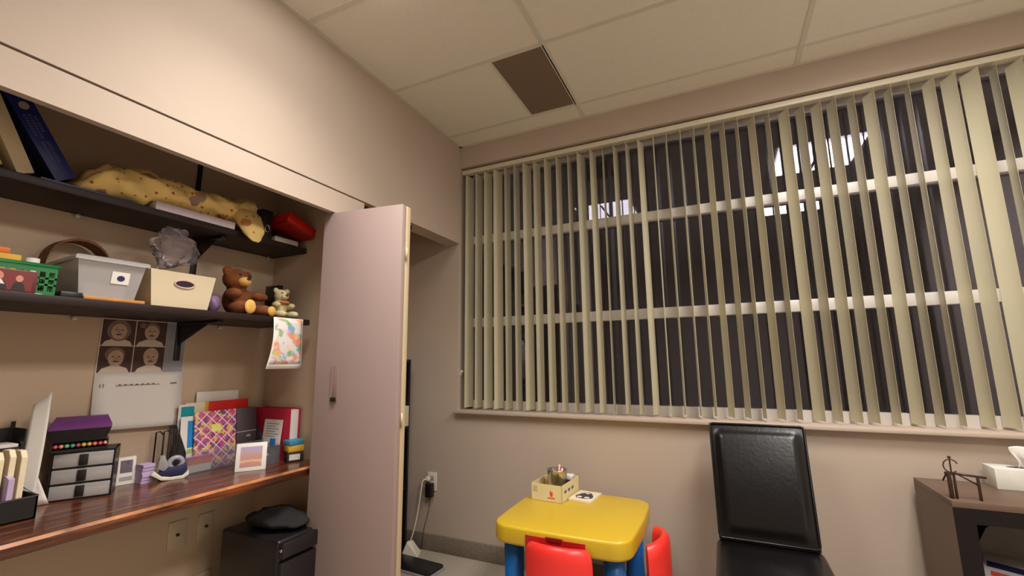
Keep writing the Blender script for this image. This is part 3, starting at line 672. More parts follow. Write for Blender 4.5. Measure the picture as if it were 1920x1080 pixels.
tag(b.build('cloth', mat('green_grey_fabric', (120, 116, 84), 0.9, vary=0.3, scale=20), loc=(-0.33, 1.085, LZ + 0.140)), 'greenish cloth at the right end of the canvas bin', 'cloth')
b = MB().ell((0, 0, 0), (0.06, 0.075, 0.082), n=40)
for v in b.bm.verts:
    n_ = noise.noise(v.co * 22); v.co *= 1 + 0.35 * n_; v.co += noise.noise_vector(v.co * 45) * 0.016
tag(b.build('plastic_bag', BAG, loc=(-0.36, 1.035, LZ + 0.262), smooth=25), 'crumpled clear plastic bag on top of the beige canvas bin', 'bag')
b = MB().ell((0, 0, 0.04), (0.05, 0.026, 0.04), n=14).jitter(0.008, 40, 2)
tag(b.build('pouch', mat('lilac_pouch', (130, 100, 140), 0.5, vary=0.3, scale=30), loc=(-0.30, 1.166, LZ - 0.002)), 'small lilac pouch between canvas bin and brown bear', 'pouch')
tag(MB().box(-0.006, 0.006, -0.05, 0.05, 0, 0.155).xf(T4(rot=RY(-6))).build('note_card', mat('buff_card', (150, 130, 96), 0.8), loc=(-0.50, 1.47, LZ + 0.001)), 'pale card standing behind the two stuffed bears', 'card')
tag(MB().box(-0.10, 0.0, -0.014, 0.014, 0, 0.19, 0.002).build('book', BLACKP, loc=(-0.40, 1.575, LZ)), 'black book standing on end behind the cream bear', 'book')

def plush(r, blobs, m, vox=0.006, name='body'):
    b = MB()
    for c, rad in blobs: b.ell(c, rad, n=14)
    o = b.build(name, m, r, 180)
    md = o.modifiers.new('Remesh', 'REMESH'); md.mode = 'VOXEL'; md.voxel_size = vox; md.use_smooth_shade = True
    sm = o.modifiers.new('Smooth', 'SMOOTH'); sm.iterations = 4; sm.factor = 0.5
    return o
tb = thing('teddy_bear', 'brown teddy bear sitting with one foot toward the shelf edge', 'teddy bear', (-0.335, 1.31, LZ), 12)
plush(tb, [((-0.01, 0, 0.075), (0.055, 0.062, 0.072)), ((0.0, -0.02, 0.168), (0.052, 0.062, 0.050)), ((0.0, -0.072, 0.200), (0.016, 0.024, 0.024)), ((0.0, 0.042, 0.196), (0.016, 0.024, 0.022)),
    ((0.035, -0.065, 0.095), (0.045, 0.028, 0.026)), ((0.035, 0.082, 0.10), (0.032, 0.05, 0.022)), ((0.06, -0.048, 0.032), (0.062, 0.034, 0.032)), ((0.05, 0.085, 0.032), (0.055, 0.042, 0.030))], BEAR)
MB().ell((0.045, -0.02, 0.156), (0.026, 0.030, 0.022)).build('muzzle', BEARL, tb)
MB().ell((0.068, -0.02, 0.166), (0.007, 0.010, 0.006)).build('nose', BLACKP, tb)
MB().ell((0.042, -0.042, 0.186), (0.006, 0.006, 0.006)).build('eye', BLACKP, tb); MB().ell((0.042, 0.008, 0.186), (0.006, 0.006, 0.006)).build('eye', BLACKP, tb)
MB().ell((0.116, -0.048, 0.035), (0.011, 0.030, 0.032)).build('foot_pad', BEARL, tb)
MB().ell((0.101, 0.098, 0.030), (0.010, 0.026, 0.024)).build('foot_pad', BEARL, tb)
wt = thing('teddy_bear', 'cream plush bear sitting at the right end of the lower shelf', 'teddy bear', (-0.30, 1.505, LZ), -5)
plush(wt, [((-0.01, 0, 0.055), (0.035, 0.034, 0.052)), ((0.0, 0.0, 0.118), (0.035, 0.034, 0.032)), ((0.0, -0.03, 0.142), (0.010, 0.014, 0.014)), ((0.0, 0.03, 0.142), (0.010, 0.014, 0.014)),
    ((0.02, -0.036, 0.068), (0.028, 0.018, 0.016)), ((0.02, 0.04, 0.066), (0.03, 0.018, 0.016)), ((0.045, -0.028, 0.020), (0.042, 0.022, 0.020)), ((0.045, 0.036, 0.020), (0.042, 0.022, 0.020))], CREAMPL, 0.005)
MB().ell((0.030, 0, 0.110), (0.016, 0.018, 0.013)).build('muzzle', CREAMPL, wt); MB().ell((0.046, 0, 0.116), (0.005, 0.007, 0.005)).build('nose', BLACKP, wt)
MB().ell((0.028, -0.014, 0.128), (0.004, 0.004, 0.004)).build('eye', BLACKP, wt); MB().ell((0.028, 0.014, 0.128), (0.004, 0.004, 0.004)).build('eye', BLACKP, wt)
MB().ell((0.022, 0.004, 0.082), (0.024, 0.026, 0.009)).build('neck_bow', mat('orange_ribbon', (190, 110, 60), 0.7), wt)
dw = thing('childs_drawing', 'childs crayon drawing on white paper hanging from the shelf edge', 'drawing', (-0.194, 1.455, 1.462))
f_ = lambda u, v: (0.004 + 0.02 * math.sin(math.pi * v) * (1 - u) + 0.012 * (1 - u) ** 3 * (1 - v), -0.095 + 0.195 * u + 0.02 * (0.5 - v) * (0 if u < .5 else 1) * 0.3 + 0.03 * v * (1 - u), -0.235 + 0.238 * v)
MB().sheet(f_, 12, 12, 0.0008).build('paper', WHITEP, dw)
f2 = lambda u, v: (lambda p: (p[0] + 0.0008, p[1], p[2]))(f_(0.04 + 0.92 * u, 0.09 + 0.89 * v))
MB().sheet(f2, 12, 12, 0.0004).build('crayon_marks', CRAYON, dw)

# ------------------------------------------------------------------ desk contents, left to right
lt = thing('letter_tray', 'black letter tray with white papers at the left end of desk', 'letter tray', (-0.46, 0.60, DZ))
for k, z in enumerate((0.10, 0.20)):
    MB().box(-0.09, 0.012, -0.14, 0.11, z, z + 0.004).box(-0.09, -0.086, -0.14, 0.11, z, z + 0.06).box(-0.09, 0.012, 0.106, 0.11, z, z + 0.06).box(-0.09, 0.012, -0.14, -0.136, z, z + 0.06).build('tray', BLACKP, lt)
for px_, py_, pz_ in ((-0.09, 0.10, 0.28), (-0.09, -0.14, 0.28), (0.006, 0.10, 0.22), (0.006, -0.14, 0.22)):
    MB().box(px_, px_ + 0.008, py_, py_ + 0.010, 0, pz_).build('post', BLACKP, lt)
tag(MB().box(-0.075, 0.008, -0.12, 0.095, 0, 0.022, 0.001).build('paper_stack', WHITEP, loc=(-0.46, 0.60, DZ + 0.1045)), 'white paper stack in the lower level of the letter tray', 'papers')
tag(MB().box(-0.075, 0.01, -0.12, 0.095, 0, 0.010, 0.001).build('paper_stack', WHITEP, loc=(-0.46, 0.60, DZ + 0.2045)), 'white papers in the top level of the letter tray', 'papers')
es = thing('paper_sheet', 'tall folded white sheet standing beside the letter tray', 'paper', (-0.44, 0.744, DZ))
def leaf(u, v):
    w_ = 0.040
    return (-0.02 + 0.03 * u + 0.012 * math.sin(v * 3), -0.040 + 0.006 * v + w_ * u + 0.008 * v * v * (1 - u), 0.002 + (0.335 + 0.04 * u) * v)
MB().sheet(leaf, 6, 14, 0.001).build('front_leaf', WHITEP, es)
MB().sheet(lambda u, v: (-0.03 + 0.02 * u, -0.026 + 0.075 * u * (1 - v * 0.85), 0.002 + (0.21 - 0.05 * u) * v), 6, 8, 0.001).build('rear_leaf', WHITEP, es)
mh = thing('desk_caddy', 'black mesh desk caddy holding booklets at the desk front left', 'caddy', (-0.36, 0.615, DZ))
MB().box(-0.075, 0.06, -0.12, 0.095, 0, 0.004).box(0.055, 0.06, -0.12, 0.095, 0, 0.065).box(-0.075, -0.07, -0.12, 0.095, 0, 0.08).box(-0.075, 0.06, 0.09, 0.095, 0, 0.07).box(-0.075, 0.06, -0.12, -0.115, 0, 0.07).build('tub', BLACKP, mh)
MB().tube([(0.058, -0.12, 0.066), (0.058, 0.094, 0.066), (-0.073, 0.094, 0.081), (-0.073, -0.12, 0.081)], 0.003, 8, True).build('rim', BLACKM, mh)
LBL = ['cream booklet with rounded top, right-hand one in the mesh caddy', 'cream booklet second from the right in the mesh caddy', 'cream booklet third from the right in the mesh caddy', 'lilac white booklet in front of cream booklets in the caddy', 'short white booklet at the front of the mesh caddy', 'short white booklet leftmost at the front of the caddy']
spec = [(0.672, -0.35, 0.20, CREAM), (0.648, -0.355, 0.205, CREAM), (0.624, -0.36, 0.20, CREAM), (0.645, -0.322, 0.135, LILAC), (0.613, -0.322, 0.115, WHITEP), (0.585, -0.322, 0.10, WHITEP)]
for (y, x, h, m_), l in zip(spec, LBL):
    if h > 0.15: pts = [(-0.05, 0)] + [(-0.05, h - 0.03)] + [(-0.05 + 0.03 - 0.03 * math.cos(a * math.pi / 8), h - 0.03 + 0.03 * math.sin(a * math.pi / 8)) for a in range(1, 5)] + [(0.012, h), (0.03, h - 0.02), (0.03, 0)]
    else: pts = [(-0.02, 0), (-0.02, h), (0.02, h - 0.012), (0.02, 0)]
    tag(MB().prism(pts, -0.007, 0.007, 'y', 0.001, 1).build('booklet', m_, loc=(x, y, DZ + 0.005)), l, 'booklet', 'booklets in the mesh caddy')

du = thing('drawer_unit', 'small desktop unit of three frosted drawers below the purple box', 'drawer unit', (-0.425, 0.862, DZ), -30)
dw_, dd = 0.085, 0.115
MB().box(-dd, 0, -dw_, -dw_ + 0.004, 0, 0.165).box(-dd, 0, dw_ - 0.004, dw_, 0, 0.165).box(-dd, -dd + 0.004, -dw_, dw_, 0, 0.165).box(-dd, 0, -dw_, dw_, 0.161, 0.165).box(-dd, 0, -dw_, dw_, 0, 0.004).box(-dd, 0, -dw_, dw_, 0.054, 0.057).box(-dd, 0, -dw_, dw_, 0.107, 0.110).build('case', BLACKP, du)
for z in (0.006, 0.059, 0.112):
    d_ = MB().box(-0.09, 0.003, -dw_ + 0.006, dw_ - 0.006, z, z + 0.046, 0.002).build('drawer', FROST, du)
    MB().box(0.003, 0.009, -0.012, 0.012, z + 0.004, z + 0.042, 0.002).build('drawer_pull', BLACKP, d_)
    MB().box(-0.085, -0.005, -dw_ + 0.012, dw_ - 0.012, z + 0.003, z + 0.028).build('drawer_contents', mat('drawer_contents', (170, 160, 156), 0.8, vary=0.25, scale=25), d_)
mk = thing('marker_box', 'black tray showing a row of colourful marker ends', 'marker box', (-0.43, 0.858, DZ + 0.166), -22)
MB().box(-0.09, 0.006, -0.085, 0.065, 0, 0.008).box(-0.09, -0.086, -0.085, 0.065, 0, 0.035).box(-0.09, 0.006, -0.085, -0.08, 0, 0.035).box(-0.09, 0.006, 0.06, 0.065, 0, 0.035).box(-0.09, 0.004, -0.085, 0.065, 0.033, 0.036).build('tray', BLACKP, mk)
cols = [(226, 90, 110), (236, 150, 120), (120, 190, 120), (90, 160, 150), (190, 80, 130), (226, 200, 90), (210, 190, 80), (236, 130, 110), (220, 80, 110), (240, 160, 130)]
MC = [mat('marker_%s' % n_, c, 0.4) for n_, c in zip(('rose', 'peach', 'green', 'teal', 'plum', 'yellow', 'mustard', 'coral', 'pink', 'apricot'), cols)]
for k, m_ in enumerate(MC):
    y = -0.073 + k * 0.0145
    MB().cyl((-0.075, y, 0.0195), (0.004, y, 0.0195), 0.0065, 10).cyl((0.004, y, 0.0195), (0.010, y, 0.0195), 0.004, 10).build('marker', m_, mk)
pb = thing('pencil_case', 'dark zip case with a glossy purple lid above the markers', 'case', (-0.43, 0.852, DZ + 0.203), -22)
MB().taper(-0.085, 0.012, -0.078, 0.062, 0, 0.04, 0.012, 0.012).build('base', BLACKP, pb)
MB().loft([[(x, y, z) for x, y, z in ((-0.097 + i, -0.09 + i, z), (0.024 - i * 3.4, -0.09 + i, z), (0.024 - i * 3.4, 0.074 - i, z), (-0.097 + i, 0.074 - i, z))] for i, z in ((0.0, 0.0405), (0.0, 0.052), (0.012, 0.078))]).build('lid', PURPLE, pb)
sc_ = thing('greeting_card', 'narrow buff card standing right of the drawer unit', 'card', (-0.50, 0.985, DZ), -20)
MB().box(-0.003, 0.0, -0.016, 0.016, 0, 0.115).build('front_leaf', CREAM, sc_); MB().box(0.0, 0.0006, -0.008, 0.012, 0.01, 0.10).build('print', mat('olive_print', (150, 136, 80), 0.7, vary=0.3, scale=60), sc_)
MB().box(-0.03, -0.003, -0.016, -0.013, 0, 0.113).build('rear_leaf', CREAM, sc_)
sf = thing('framed_photo', 'small white photo frame standing near the tape dispenser', 'photo frame', (-0.50, 1.032, DZ), -14)
m_ = T4(rot=RY(-8))
MB().box(-0.012, 0, -0.03, 0.03, 0, 0.105, 0.003).xf(m_).build('frame', WHITEP, sf); MB().box(0, 0.001, -0.019, 0.019, 0.045, 0.092).xf(m_).build('picture', mat('grey_violet_photo', (100, 86, 100), 0.4, vary=0.4, scale=50), sf)
MB().box(0, 0.001, -0.02, 0.02, 0.015, 0.03).xf(m_).build('caption_strip', GREYP, sf); MB().box(-0.045, -0.012, -0.01, 0.01, 0, 0.05).xf(T4()).build('easel', WHITEP, sf)
pn = MB()
for k in range(6): pn.box(-0.03 + 0.002 * (k % 2), 0.02 + 0.003 * (k % 3), -0.022, 0.02, 0.012 * k + 0.0002, 0.012 * k + 0.0115)
tag(pn.build('note_pad_stack', LILAC, loc=(-0.47, 1.083, DZ)), 'stack of lilac note pads beside the tape dispenser', 'note pads')
td = thing('tape_dispenser', 'white and navy tape dispenser left of the clear file organiser', 'tape dispenser', (-0.425, 1.15, DZ), -20)
MB().prism([(-0.065, 0.03), (-0.03, 0.004), (0.0, 0), (0.045, 0.0), (0.062, 0.012), (0.06, 0.03), (0.04, 0.012), (0.0, 0.012), (-0.03, 0.02), (-0.058, 0.045)], -0.022, 0.022, 'x', 0.002).build('base', WPLAST, td)
MB().prism([(-0.04, 0.030), (-0.02, 0.018), (0.04, 0.016), (0.056, 0.032), (0.05, 0.06), (0.02, 0.05), (-0.005, 0.052)], -0.019, 0.019, 'x', 0.002).build('body', NAVYP, td)
MB().tube([(0.0, 0.016 + 0.022 * math.cos(k * math.pi / 10), 0.062 + 0.022 * math.sin(k * math.pi / 10)) for k in range(20)], 0.010, 8, True).build('tape_roll', mat('clear_tape', (150, 150, 160), 0.3), td)
MB().prism([(-0.045, 0.05), (-0.02, 0.036), (-0.008, 0.056), (-0.025, 0.10), (-0.04, 0.095)], -0.016, 0.016, 'x', 0.002).build('cutter_head', GREYP, td)
wr = thing('wire_file_rack', 'dark wire file rack left of the clear organiser', 'rack', (-0.515, 1.19, DZ))
b = MB()
for y in (-0.045, -0.015):
    b.tube([(-0.03, y, 0.003), (-0.03, y, 0.18), (0.0, y, 0.185), (0.03, y, 0.17), (0.03, y, 0.003)], 0.003, 8)
b.tube([(-0.03, -0.045, 0.004), (-0.03, -0.002, 0.004), (0.03, -0.002, 0.004), (0.03, -0.045, 0.004)], 0.003, 8, True); b.build('wire_frame', BLACKM, wr)

og = thing('file_organizer', 'clear acrylic file organiser full of folders on the desk', 'organiser', (-0.56, 1.205, DZ))
L_ = 0.36
MB().box(0.0, 0.003, 0, L_, 0, 0.25).build('back_panel', CLEAR, og)
MB().box(0.05, 0.053, 0, L_, 0.003, 0.19).build('divider', CLEAR, og)
MB().box(0.13, 0.133, 0, L_, 0, 0.095).build('front_panel', CLEAR, og)
MB().box(0.003, 0.13, 0, L_, 0, 0.003).build('base', CLEAR, og)
for y in (0, L_ - 0.003):
    MB().prism([(0.003, 0.003), (0.13, 0.003), (0.13, 0.095), (0.055, 0.19), (0.003, 0.25)], y, y + 0.003, 'y').build('side_panel', CLEAR, og)
MB().box(0.03, 0.034, 0, L_, 0.003, 0.12).build('divider', CLEAR, og)
def fold(label, m_, x, y0, y1, h, tilt, cat='folder', name='folder', th=0.004, z=0.004, extra=None):
    r = thing(name, label, cat, (-0.56 + x, (y0 + y1) / 2, DZ + z)); hw_ = (y1 - y0) / 2; mm = T4(rot=RY(-tilt))
    MB().box(-th, 0, -hw_, hw_, 0, h, 0.0008).xf(mm).build('cover', m_, r)
    if extra: extra(r, mm, hw_, h)
    return r
fold('white printed sheet rising highest at the back of the organiser', WHITEP, 0.020, 1.30, 1.50, 0.335, 3, 'paper', 'paper_sheet', 0.001)
def ex_red(r, mm, hw_, h): MB().box(0, 0.0006, -hw_, -hw_ + 0.10, 0.0, h).xf(mm).build('pale_panel', CREAM, r); MB().box(0.0006, 0.0012, -hw_ + 0.085, -hw_ + 0.10, 0.0, h).xf(mm).build('yellow_band', YCARD, r)
fold('red folder with pale and yellow bands behind the flower notebook', mat('scarlet_card', (224, 40, 34), 0.5), 0.0425, 1.24, 1.535, 0.29, 2, th=0.003, extra=ex_red)
def ex_teal(r, mm, hw_, h): MB().box(0, 0.0006, -hw_ + 0.01, hw_, 0.0, h - 0.01).xf(mm).build('teal_panel', TEAL, r)
fold('teal folder with white border at the left of the organiser', WHITEP, 0.0485, 1.21, 1.275, 0.285, 2, extra=ex_teal)
def ex_fly(r, mm, hw_, h): MB().box(0, 0.0006, -0.02, 0.045, 0.10, 0.215).xf(mm).build('blue_panel', SKYB, r); MB().box(0.0006, 0.001, 0.012, 0.035, 0.13, 0.155).xf(mm).build('white_box', WHITEP, r); MB().box(0, 0.0006, -0.02, 0.045, 0.075, 0.095).xf(mm).build('green_strip', mat('lime_print', (150, 190, 80), 0.6), r)
fold('white flyer with a blue panel at the front left of the organiser', WHITEP, 0.083, 1.212, 1.31, 0.235, 6, 'flyer', 'flyer', 0.001, extra=ex_fly)
def ex_fl(r, mm, hw_, h): MB().box(0, 0.0006, -0.02, 0.022, h - 0.095, h - 0.06).xf(mm).build('title_patch', mat('pale_yellow_patch', (226, 214, 120), 0.6), r)
fold('notebook with purple and yellow flower lattice cover', FLOWER, 0.098, 1.262, 1.45, 0.25, 6, 'notebook', 'notebook', 0.008, extra=ex_fl)
def ex_bk(r, mm, hw_, h): MB().box(0, 0.0006, -hw_, hw_, 0.135, 0.139).xf(mm).build('pale_stripe', GREYP, r); MB().prism(oval(0.01, 0.115, 0.012, 0.005), 0, 0.0008, 'x').xf(mm).build('oval_mark', GREYP, r)
fold('charcoal notebook with a thin pale stripe right of flower notebook', mat('charcoal_cover', (66, 52, 56), 0.5), 0.098, 1.453, 1.555, 0.25, 6, 'notebook', 'notebook', 0.008, extra=ex_bk)
tag(MB().m(0).box(-0.01, 0.008, -0.05, 0.05, 0, 0.03).m(1).box(-0.01, 0.0085, -0.05, 0.05, 0.03, 0.052).m(2).box(-0.01, 0.009, -0.05, 0.05, 0.052, 0.064).build('leaflet_stack', [WHITEP, ORANGE, PINK], loc=(-0.449, 1.275, DZ + 0.004)), 'bright pink and orange leaflets low in the organiser front', 'leaflets')
pf = thing('framed_picture', 'white framed sunset picture standing at the desk front edge', 'photo frame', (-0.25, 1.378, DZ), -37)
m_ = T4(rot=RY(-10))
MB().box(-0.010, 0, -0.060, 0.060, 0, 0.118, 0.003).xf(m_).build('frame', WHITEP, pf)
MB().box(0, 0.0012, -0.042, 0.042, 0.018, 0.102).xf(m_).build('picture', SUNSET, pf)
MB().box(-0.062, -0.018, -0.012, 0.012, 0.0, 0.004).box(-0.03, -0.02, -0.012, 0.012, 0.0, 0.07).build('easel', WHITEP, pf)
cr = thing('ring_binder', 'crimson binder standing against the right wall of the niche', 'binder', (-0.395, 1.607, DZ))
MB().box(-0.135, 0.13, -0.030, -0.026, 0, 0.245, 0.001).box(-0.135, 0.13, 0.026, 0.030, 0, 0.245, 0.001).box(-0.137, -0.133, -0.030, 0.030, 0, 0.245, 0.001).build('cover', CRIM, cr)
MB().box(-0.13, 0.122, -0.024, 0.024, 0.004, 0.238).build('paper', WHITEP, cr)
wc = thing('notice_card', 'white printed card with a blue dot before the crimson binder', 'card', (-0.37, 1.555, DZ))
mm = T4(rot=RX(-5))
MB().box(-0.068, 0.06, 0, 0.003, 0, 0.192).xf(mm).build('card', WHITEP, wc)
b = MB()
for k in range(6): b.box(-0.05, 0.02 + 0.02 * (k % 2), -0.0005, 0, 0.11 + k * 0.012, 0.114 + k * 0.012)
b.xf(mm).build('print_lines', GREYP, wc); MB().box(-0.01, 0.03, -0.0006, 0, 0.08, 0.103).xf(mm).build('blue_patch', SKYB, wc)
ac = thing('acrylic_tray', 'clear plastic tray with small oddments beside the sunset picture', 'tray', (-0.345, 1.50, DZ), -8)
MB().box(-0.075, 0.075, -0.045, 0.045, 0, 0.003).box(-0.075, 0.075, -0.045, -0.042, 0.003, 0.08).box(-0.075, 0.075, 0.042, 0.045, 0.003, 0.08).box(-0.075, -0.072, -0.042, 0.042, 0.003, 0.08).box(0.072, 0.075, -0.042, 0.042, 0.003, 0.08).build('tub', CLEAR, ac)
MB().box(-0.078, 0.078, -0.048, 0.048, 0.0805, 0.083).build('lid', CLEAR, ac)
for k, (x, y, c_) in enumerate([(-0.03, -0.02, ORANGE), (0.02, -0.012, REDD), (0.045, 0.01, DARKPRINT), (-0.005, 0.015, WHITEP)]):
    lab = ['orange eraser', 'red sharpener', 'dark clip box', 'white label roll'][k]
    tag(MB().box(-0.02, 0.02, -0.008, 0.008, 0, 0.02 + 0.006 * k, 0.002).build('stationery_item', c_, loc=(-0.345 + x, 1.50 + y, DZ + 0.0035)), lab + ' inside the clear tray on the desk', 'stationery', 'oddments in the clear tray')
bx_ = [('small_box', mat('charcoal_box', (50, 42, 46), 0.5), 0.0, 0.046, 'dark small box with white label at the base of the corner stack'), ('small_box', YCARD, 0.047, 0.030, 'yellow box in the middle of the corner stack by the door'), ('small_box', mat('sky_blue_box', (60, 140, 176), 0.5), 0.078, 0.022, 'blue box on top of the corner stack by the door')]
for k, (n_, c_, z, h, l) in enumerate(bx_):
    r = thing(n_, l, 'box', (-0.245, 1.595 - 0.002 * k, DZ + z), -25 + 6 * k, 'stacked small boxes in the desk corner')
    MB().box(-0.035, 0.032, -0.036, 0.036, 0, h, 0.002).build('body', c_, r)
    if k == 0: MB().box(0.032, 0.0328, -0.028, 0.02, 0.010, 0.036).build('label', WHITEP, r)

# black bin under the desk, with bag
fg = thing('storage_bin', 'black plastic bin on the floor under the desk', 'bin', (-0.175, 1.487, 0))
MB().box(-0.21, 0.155, -0.125, 0.125, 0.01, 0.535, 0.012, 3).build('body', BLACKP, fg)
MB().box(0.157, 0.178, -0.122, 0.122, 0.02, 0.455, 0.006).build('front_door', BLACKP, fg)
MB().box(0.157, 0.182, -0.122, 0.122, 0.468, 0.530, 0.006).build('front_rail', BLACKP, fg)
MB().ell((0.168, -0.121, 0.50), (0.008, 0.004, 0.007)).build('latch', SILV, fg)
for sx_ in (-0.18, 0.13):
    MB().box(sx_ - 0.02, sx_ + 0.02, -0.11, 0.11, 0.0, 0.012).build('foot', BLACKP, fg)
b = MB().ell((0, 0, 0.03), (0.155, 0.105, 0.035), n=28).jitter(0.022, 14, 4)
for v in b.bm.verts: v.co.z = max(v.co.z, 0.0)
tag(b.build('cloth_bag', FOAM, loc=(-0.19, 1.495, 0.537)), 'rumpled black cloth bag on top of the black bin', 'bag')

# ------------------------------------------------------------------ second closet bay and floor clutter
tw = thing('shelf_tower', 'tall narrow black shelf tower behind the folded closet door', 'shelf unit', (-0.45, 2.43, 0))
MB().box(-0.10, 0.117, -0.17, -0.152, 0, 1.27).box(-0.10, 0.117, 0.152, 0.17, 0, 1.27).box(-0.10, -0.09, -0.152, 0.152, 0, 1.27).build('side_panel', BLACKP, tw)
for z in (0.03, 0.40, 0.80, 1.252): MB().box(-0.09, 0.115, -0.152, 0.152, z, z + 0.018).build('shelf_board', BLACKP, tw)
tag(MB().box(-0.10, 0.105, -0.07, 0.145, 0, 0.135, 0.003).build('carton', mat('white_carton', (206, 200, 176), 0.7), loc=(-0.425, 2.43, 0.818)), 'white carton on the black shelf tower behind the door', 'carton')
ot = thing('wall_outlet', 'white wall outlet under the window beside the closet', 'outlet', (-0.2, W, 0.44))
MB().box(-0.038, 0.038, -0.006, 0, -0.06, 0.06, 0.002).build('cover', WPLAST, ot)
MB().box(-0.016, 0.016, -0.0075, -0.006, -0.034, -0.006, 0.003).build('socket', GREYP, ot); MB().box(-0.016, 0.016, -0.0075, -0.006, 0.008, 0.036, 0.003).build('socket', GREYP, ot)
pwr = thing('extension_cord', 'white extension cord plugged in and ending in a wedge block', 'cord', (-0.2, W, 0))
MB().box(-0.036, -0.006, -0.035, -0.0075, 0.445, 0.475, 0.006).build('plug', WPLAST, pwr)
def spl(pts, n=8):
    P = [Vector(p) for p in pts]; out = []
    for i in range(len(P) - 1):
        p0, p1, p2, p3 = P[max(i - 1, 0)], P[i], P[i + 1], P[min(i + 2, len(P) - 1)]
        for k in range(n):
            t = k / n
            out.append(0.5 * ((2 * p1) + (p2 - p0) * t + (2 * p0 - 5 * p1 + 4 * p2 - p3) * t * t + (3 * p1 - p0 - 3 * p2 + p3) * t ** 3))
    return out + [P[-1]]
MB().tube(spl([(-0.026, -0.034, 0.46), (-0.045, -0.05, 0.445), (-0.055, -0.052, 0.38), (-0.075, -0.055, 0.25), (-0.095, -0.07, 0.13), (-0.11, -0.083, 0.073)]), 0.0045, 8).build('cord', WPLAST, pwr)
MB().loft([[(-0.115, -0.115, 0.072), (-0.10, -0.085, 0.072), (-0.105, -0.065, 0.072), (-0.122, -0.085, 0.072)], [(-0.128, -0.15, 0.002), (-0.01, -0.135, 0.002), (-0.05, -0.045, 0.002), (-0.13, -0.07, 0.002)]]).build('wedge_block', WPLAST, pwr)
ad = thing('power_adapter', 'black power adapter plugged into the lower socket', 'adapter', (-0.2, W, 0))
MB().box(-0.026, 0.024, -0.05, -0.0076, 0.345, 0.435, 0.006).build('body', BLACKP, ad)
MB().tube(spl([(0.0, -0.025, 0.346), (0.0, -0.025, 0.30), (-0.02, -0.022, 0.22), (-0.05, -0.02, 0.12), (-0.06, -0.025, 0.01)]), 0.002, 6).build('cord', BLACKP, ad)
ft = thing('foot_rest', 'flat black tray with a pale rim on the carpet by the closet', 'tray', (-0.13, 2.44, 0), -4)
MB().prism(rrect(-0.23, 0.17, -0.085, 0.085, 0.03), 0.0, 0.012, 'z', 0.003).build('rim', GREYP, ft)
MB().prism(rrect(-0.222, 0.162, -0.077, 0.077, 0.025), 0.012, 0.024, 'z', 0.003).build('pad', BLACKP, ft)
MBc = MB().tube(spl([(-0.20, 2.335, 0.006), (-0.26, 2.325, 0.006), (-0.27, 2.29, 0.006), (-0.24, 2.25, 0.006), (-0.34, 2.22, 0.006)]), 0.005, 8)
tag(MBc.build('cable', BLACKP), 'black cable coiled on the carpet in front of the tray', 'cable')

# ------------------------------------------------------------------ children's table and chairs
kt = thing('play_table', 'small yellow topped plastic play table with blue legs', 'table', (0.965, 2.25, 0))
top = rrect(-0.312, 0.312, -0.31, 0.31, 0.075, 8, 0.012)
b = MB().prism(top, 0.44, 0.52, 'z', 0.014, 4); b.build('table_top', YEL, kt, 50)
for sx_ in (-1, 1):
    for sy_ in (-1, 1):
        MB().lathe([(0.050, 0.0), (0.052, 0.01), (0.044, 0.25), (0.046, 0.44)], (sx_ * 0.232, sy_ * 0.228), 24).build('leg', BLUEP, kt)
rg = []
for x in [-0.135 + 0.27 * i / 10 for i in range(11)]:
    y = -0.326 + 0.012 * (x / 0.312) ** 2
    rg.append([(x, y, 0.415), (x, y, 0.496), (x, y + 0.03, 0.496), (x, y + 0.03, 0.415)])
d_ = MB().loft(rg).build('drawer', REDD, kt)
MB().prism([(-0.040, 0.502), (0.038, 0.502), (0.030, 0.482), (-0.032, 0.482)], -0.3285, -0.322, 'y', 0.002).build('drawer_pull', mat('deep_red_plastic', (120, 12, 16), 0.5), d_)
def kid_chair(label, loc, rz):
    r = thing('childs_chair', label, 'chair', loc, rz, 'red chairs of the play table')
    # back faces +y (sitter looks to +y); curved backrest reaching the floor as rear legs
    n = 14; R = 0.132; rings = []
    def sec(a):
        o_, i_ = R + 0.031, R - 0.031; s_, c_ = math.sin(a), -math.cos(a)
        ex = 1.0
        pr = []
        for rr, z in ((o_, 0.18), (o_, 0.44), (o_ - 0.004, 0.47), (o_ - 0.016, 0.49), (R, 0.496), (i_ + 0.016, 0.49), (i_ + 0.004, 0.47), (i_, 0.44), (i_, 0.18)):
            zz = z - (0.016 * (a / 1.15) ** 2 if z > 0.4 else 0); pr.append((rr * s_ * ex, rr * c_ * 0.75 + 0.10, zz))
        return pr
    MB().loft([sec(-1.15 + 2.3 * k / n) for k in range(n + 1)]).build('backrest', REDP, r, 60)
    MB().prism(rrect(-0.112, 0.112, 0.0, 0.25, 0.04), 0.215, 0.245, 'z', 0.008, 3).build('seat', REDP, r)
    for sx_ in (-1, 1):
        MB().taper(sx_ * 0.09 - 0.02, sx_ * 0.09 + 0.02, 0.195, 0.24, 0, 0.216, -0.003, -0.003).build('leg', REDP, r)
        MB().taper(sx_ * 0.09 - 0.02, sx_ * 0.09 + 0.02, 0.03, 0.075, 0, 0.216, -0.003, -0.003).build('leg', REDP, r)
    return r
kc = kid_chair('red plastic childs chair pushed under the drawer side of the play table', (0.985, 1.86, 0), 0)
copy_thing(kc, (1.386, 2.185, 0), 90, 'red plastic childs chair on the right side of the play table')

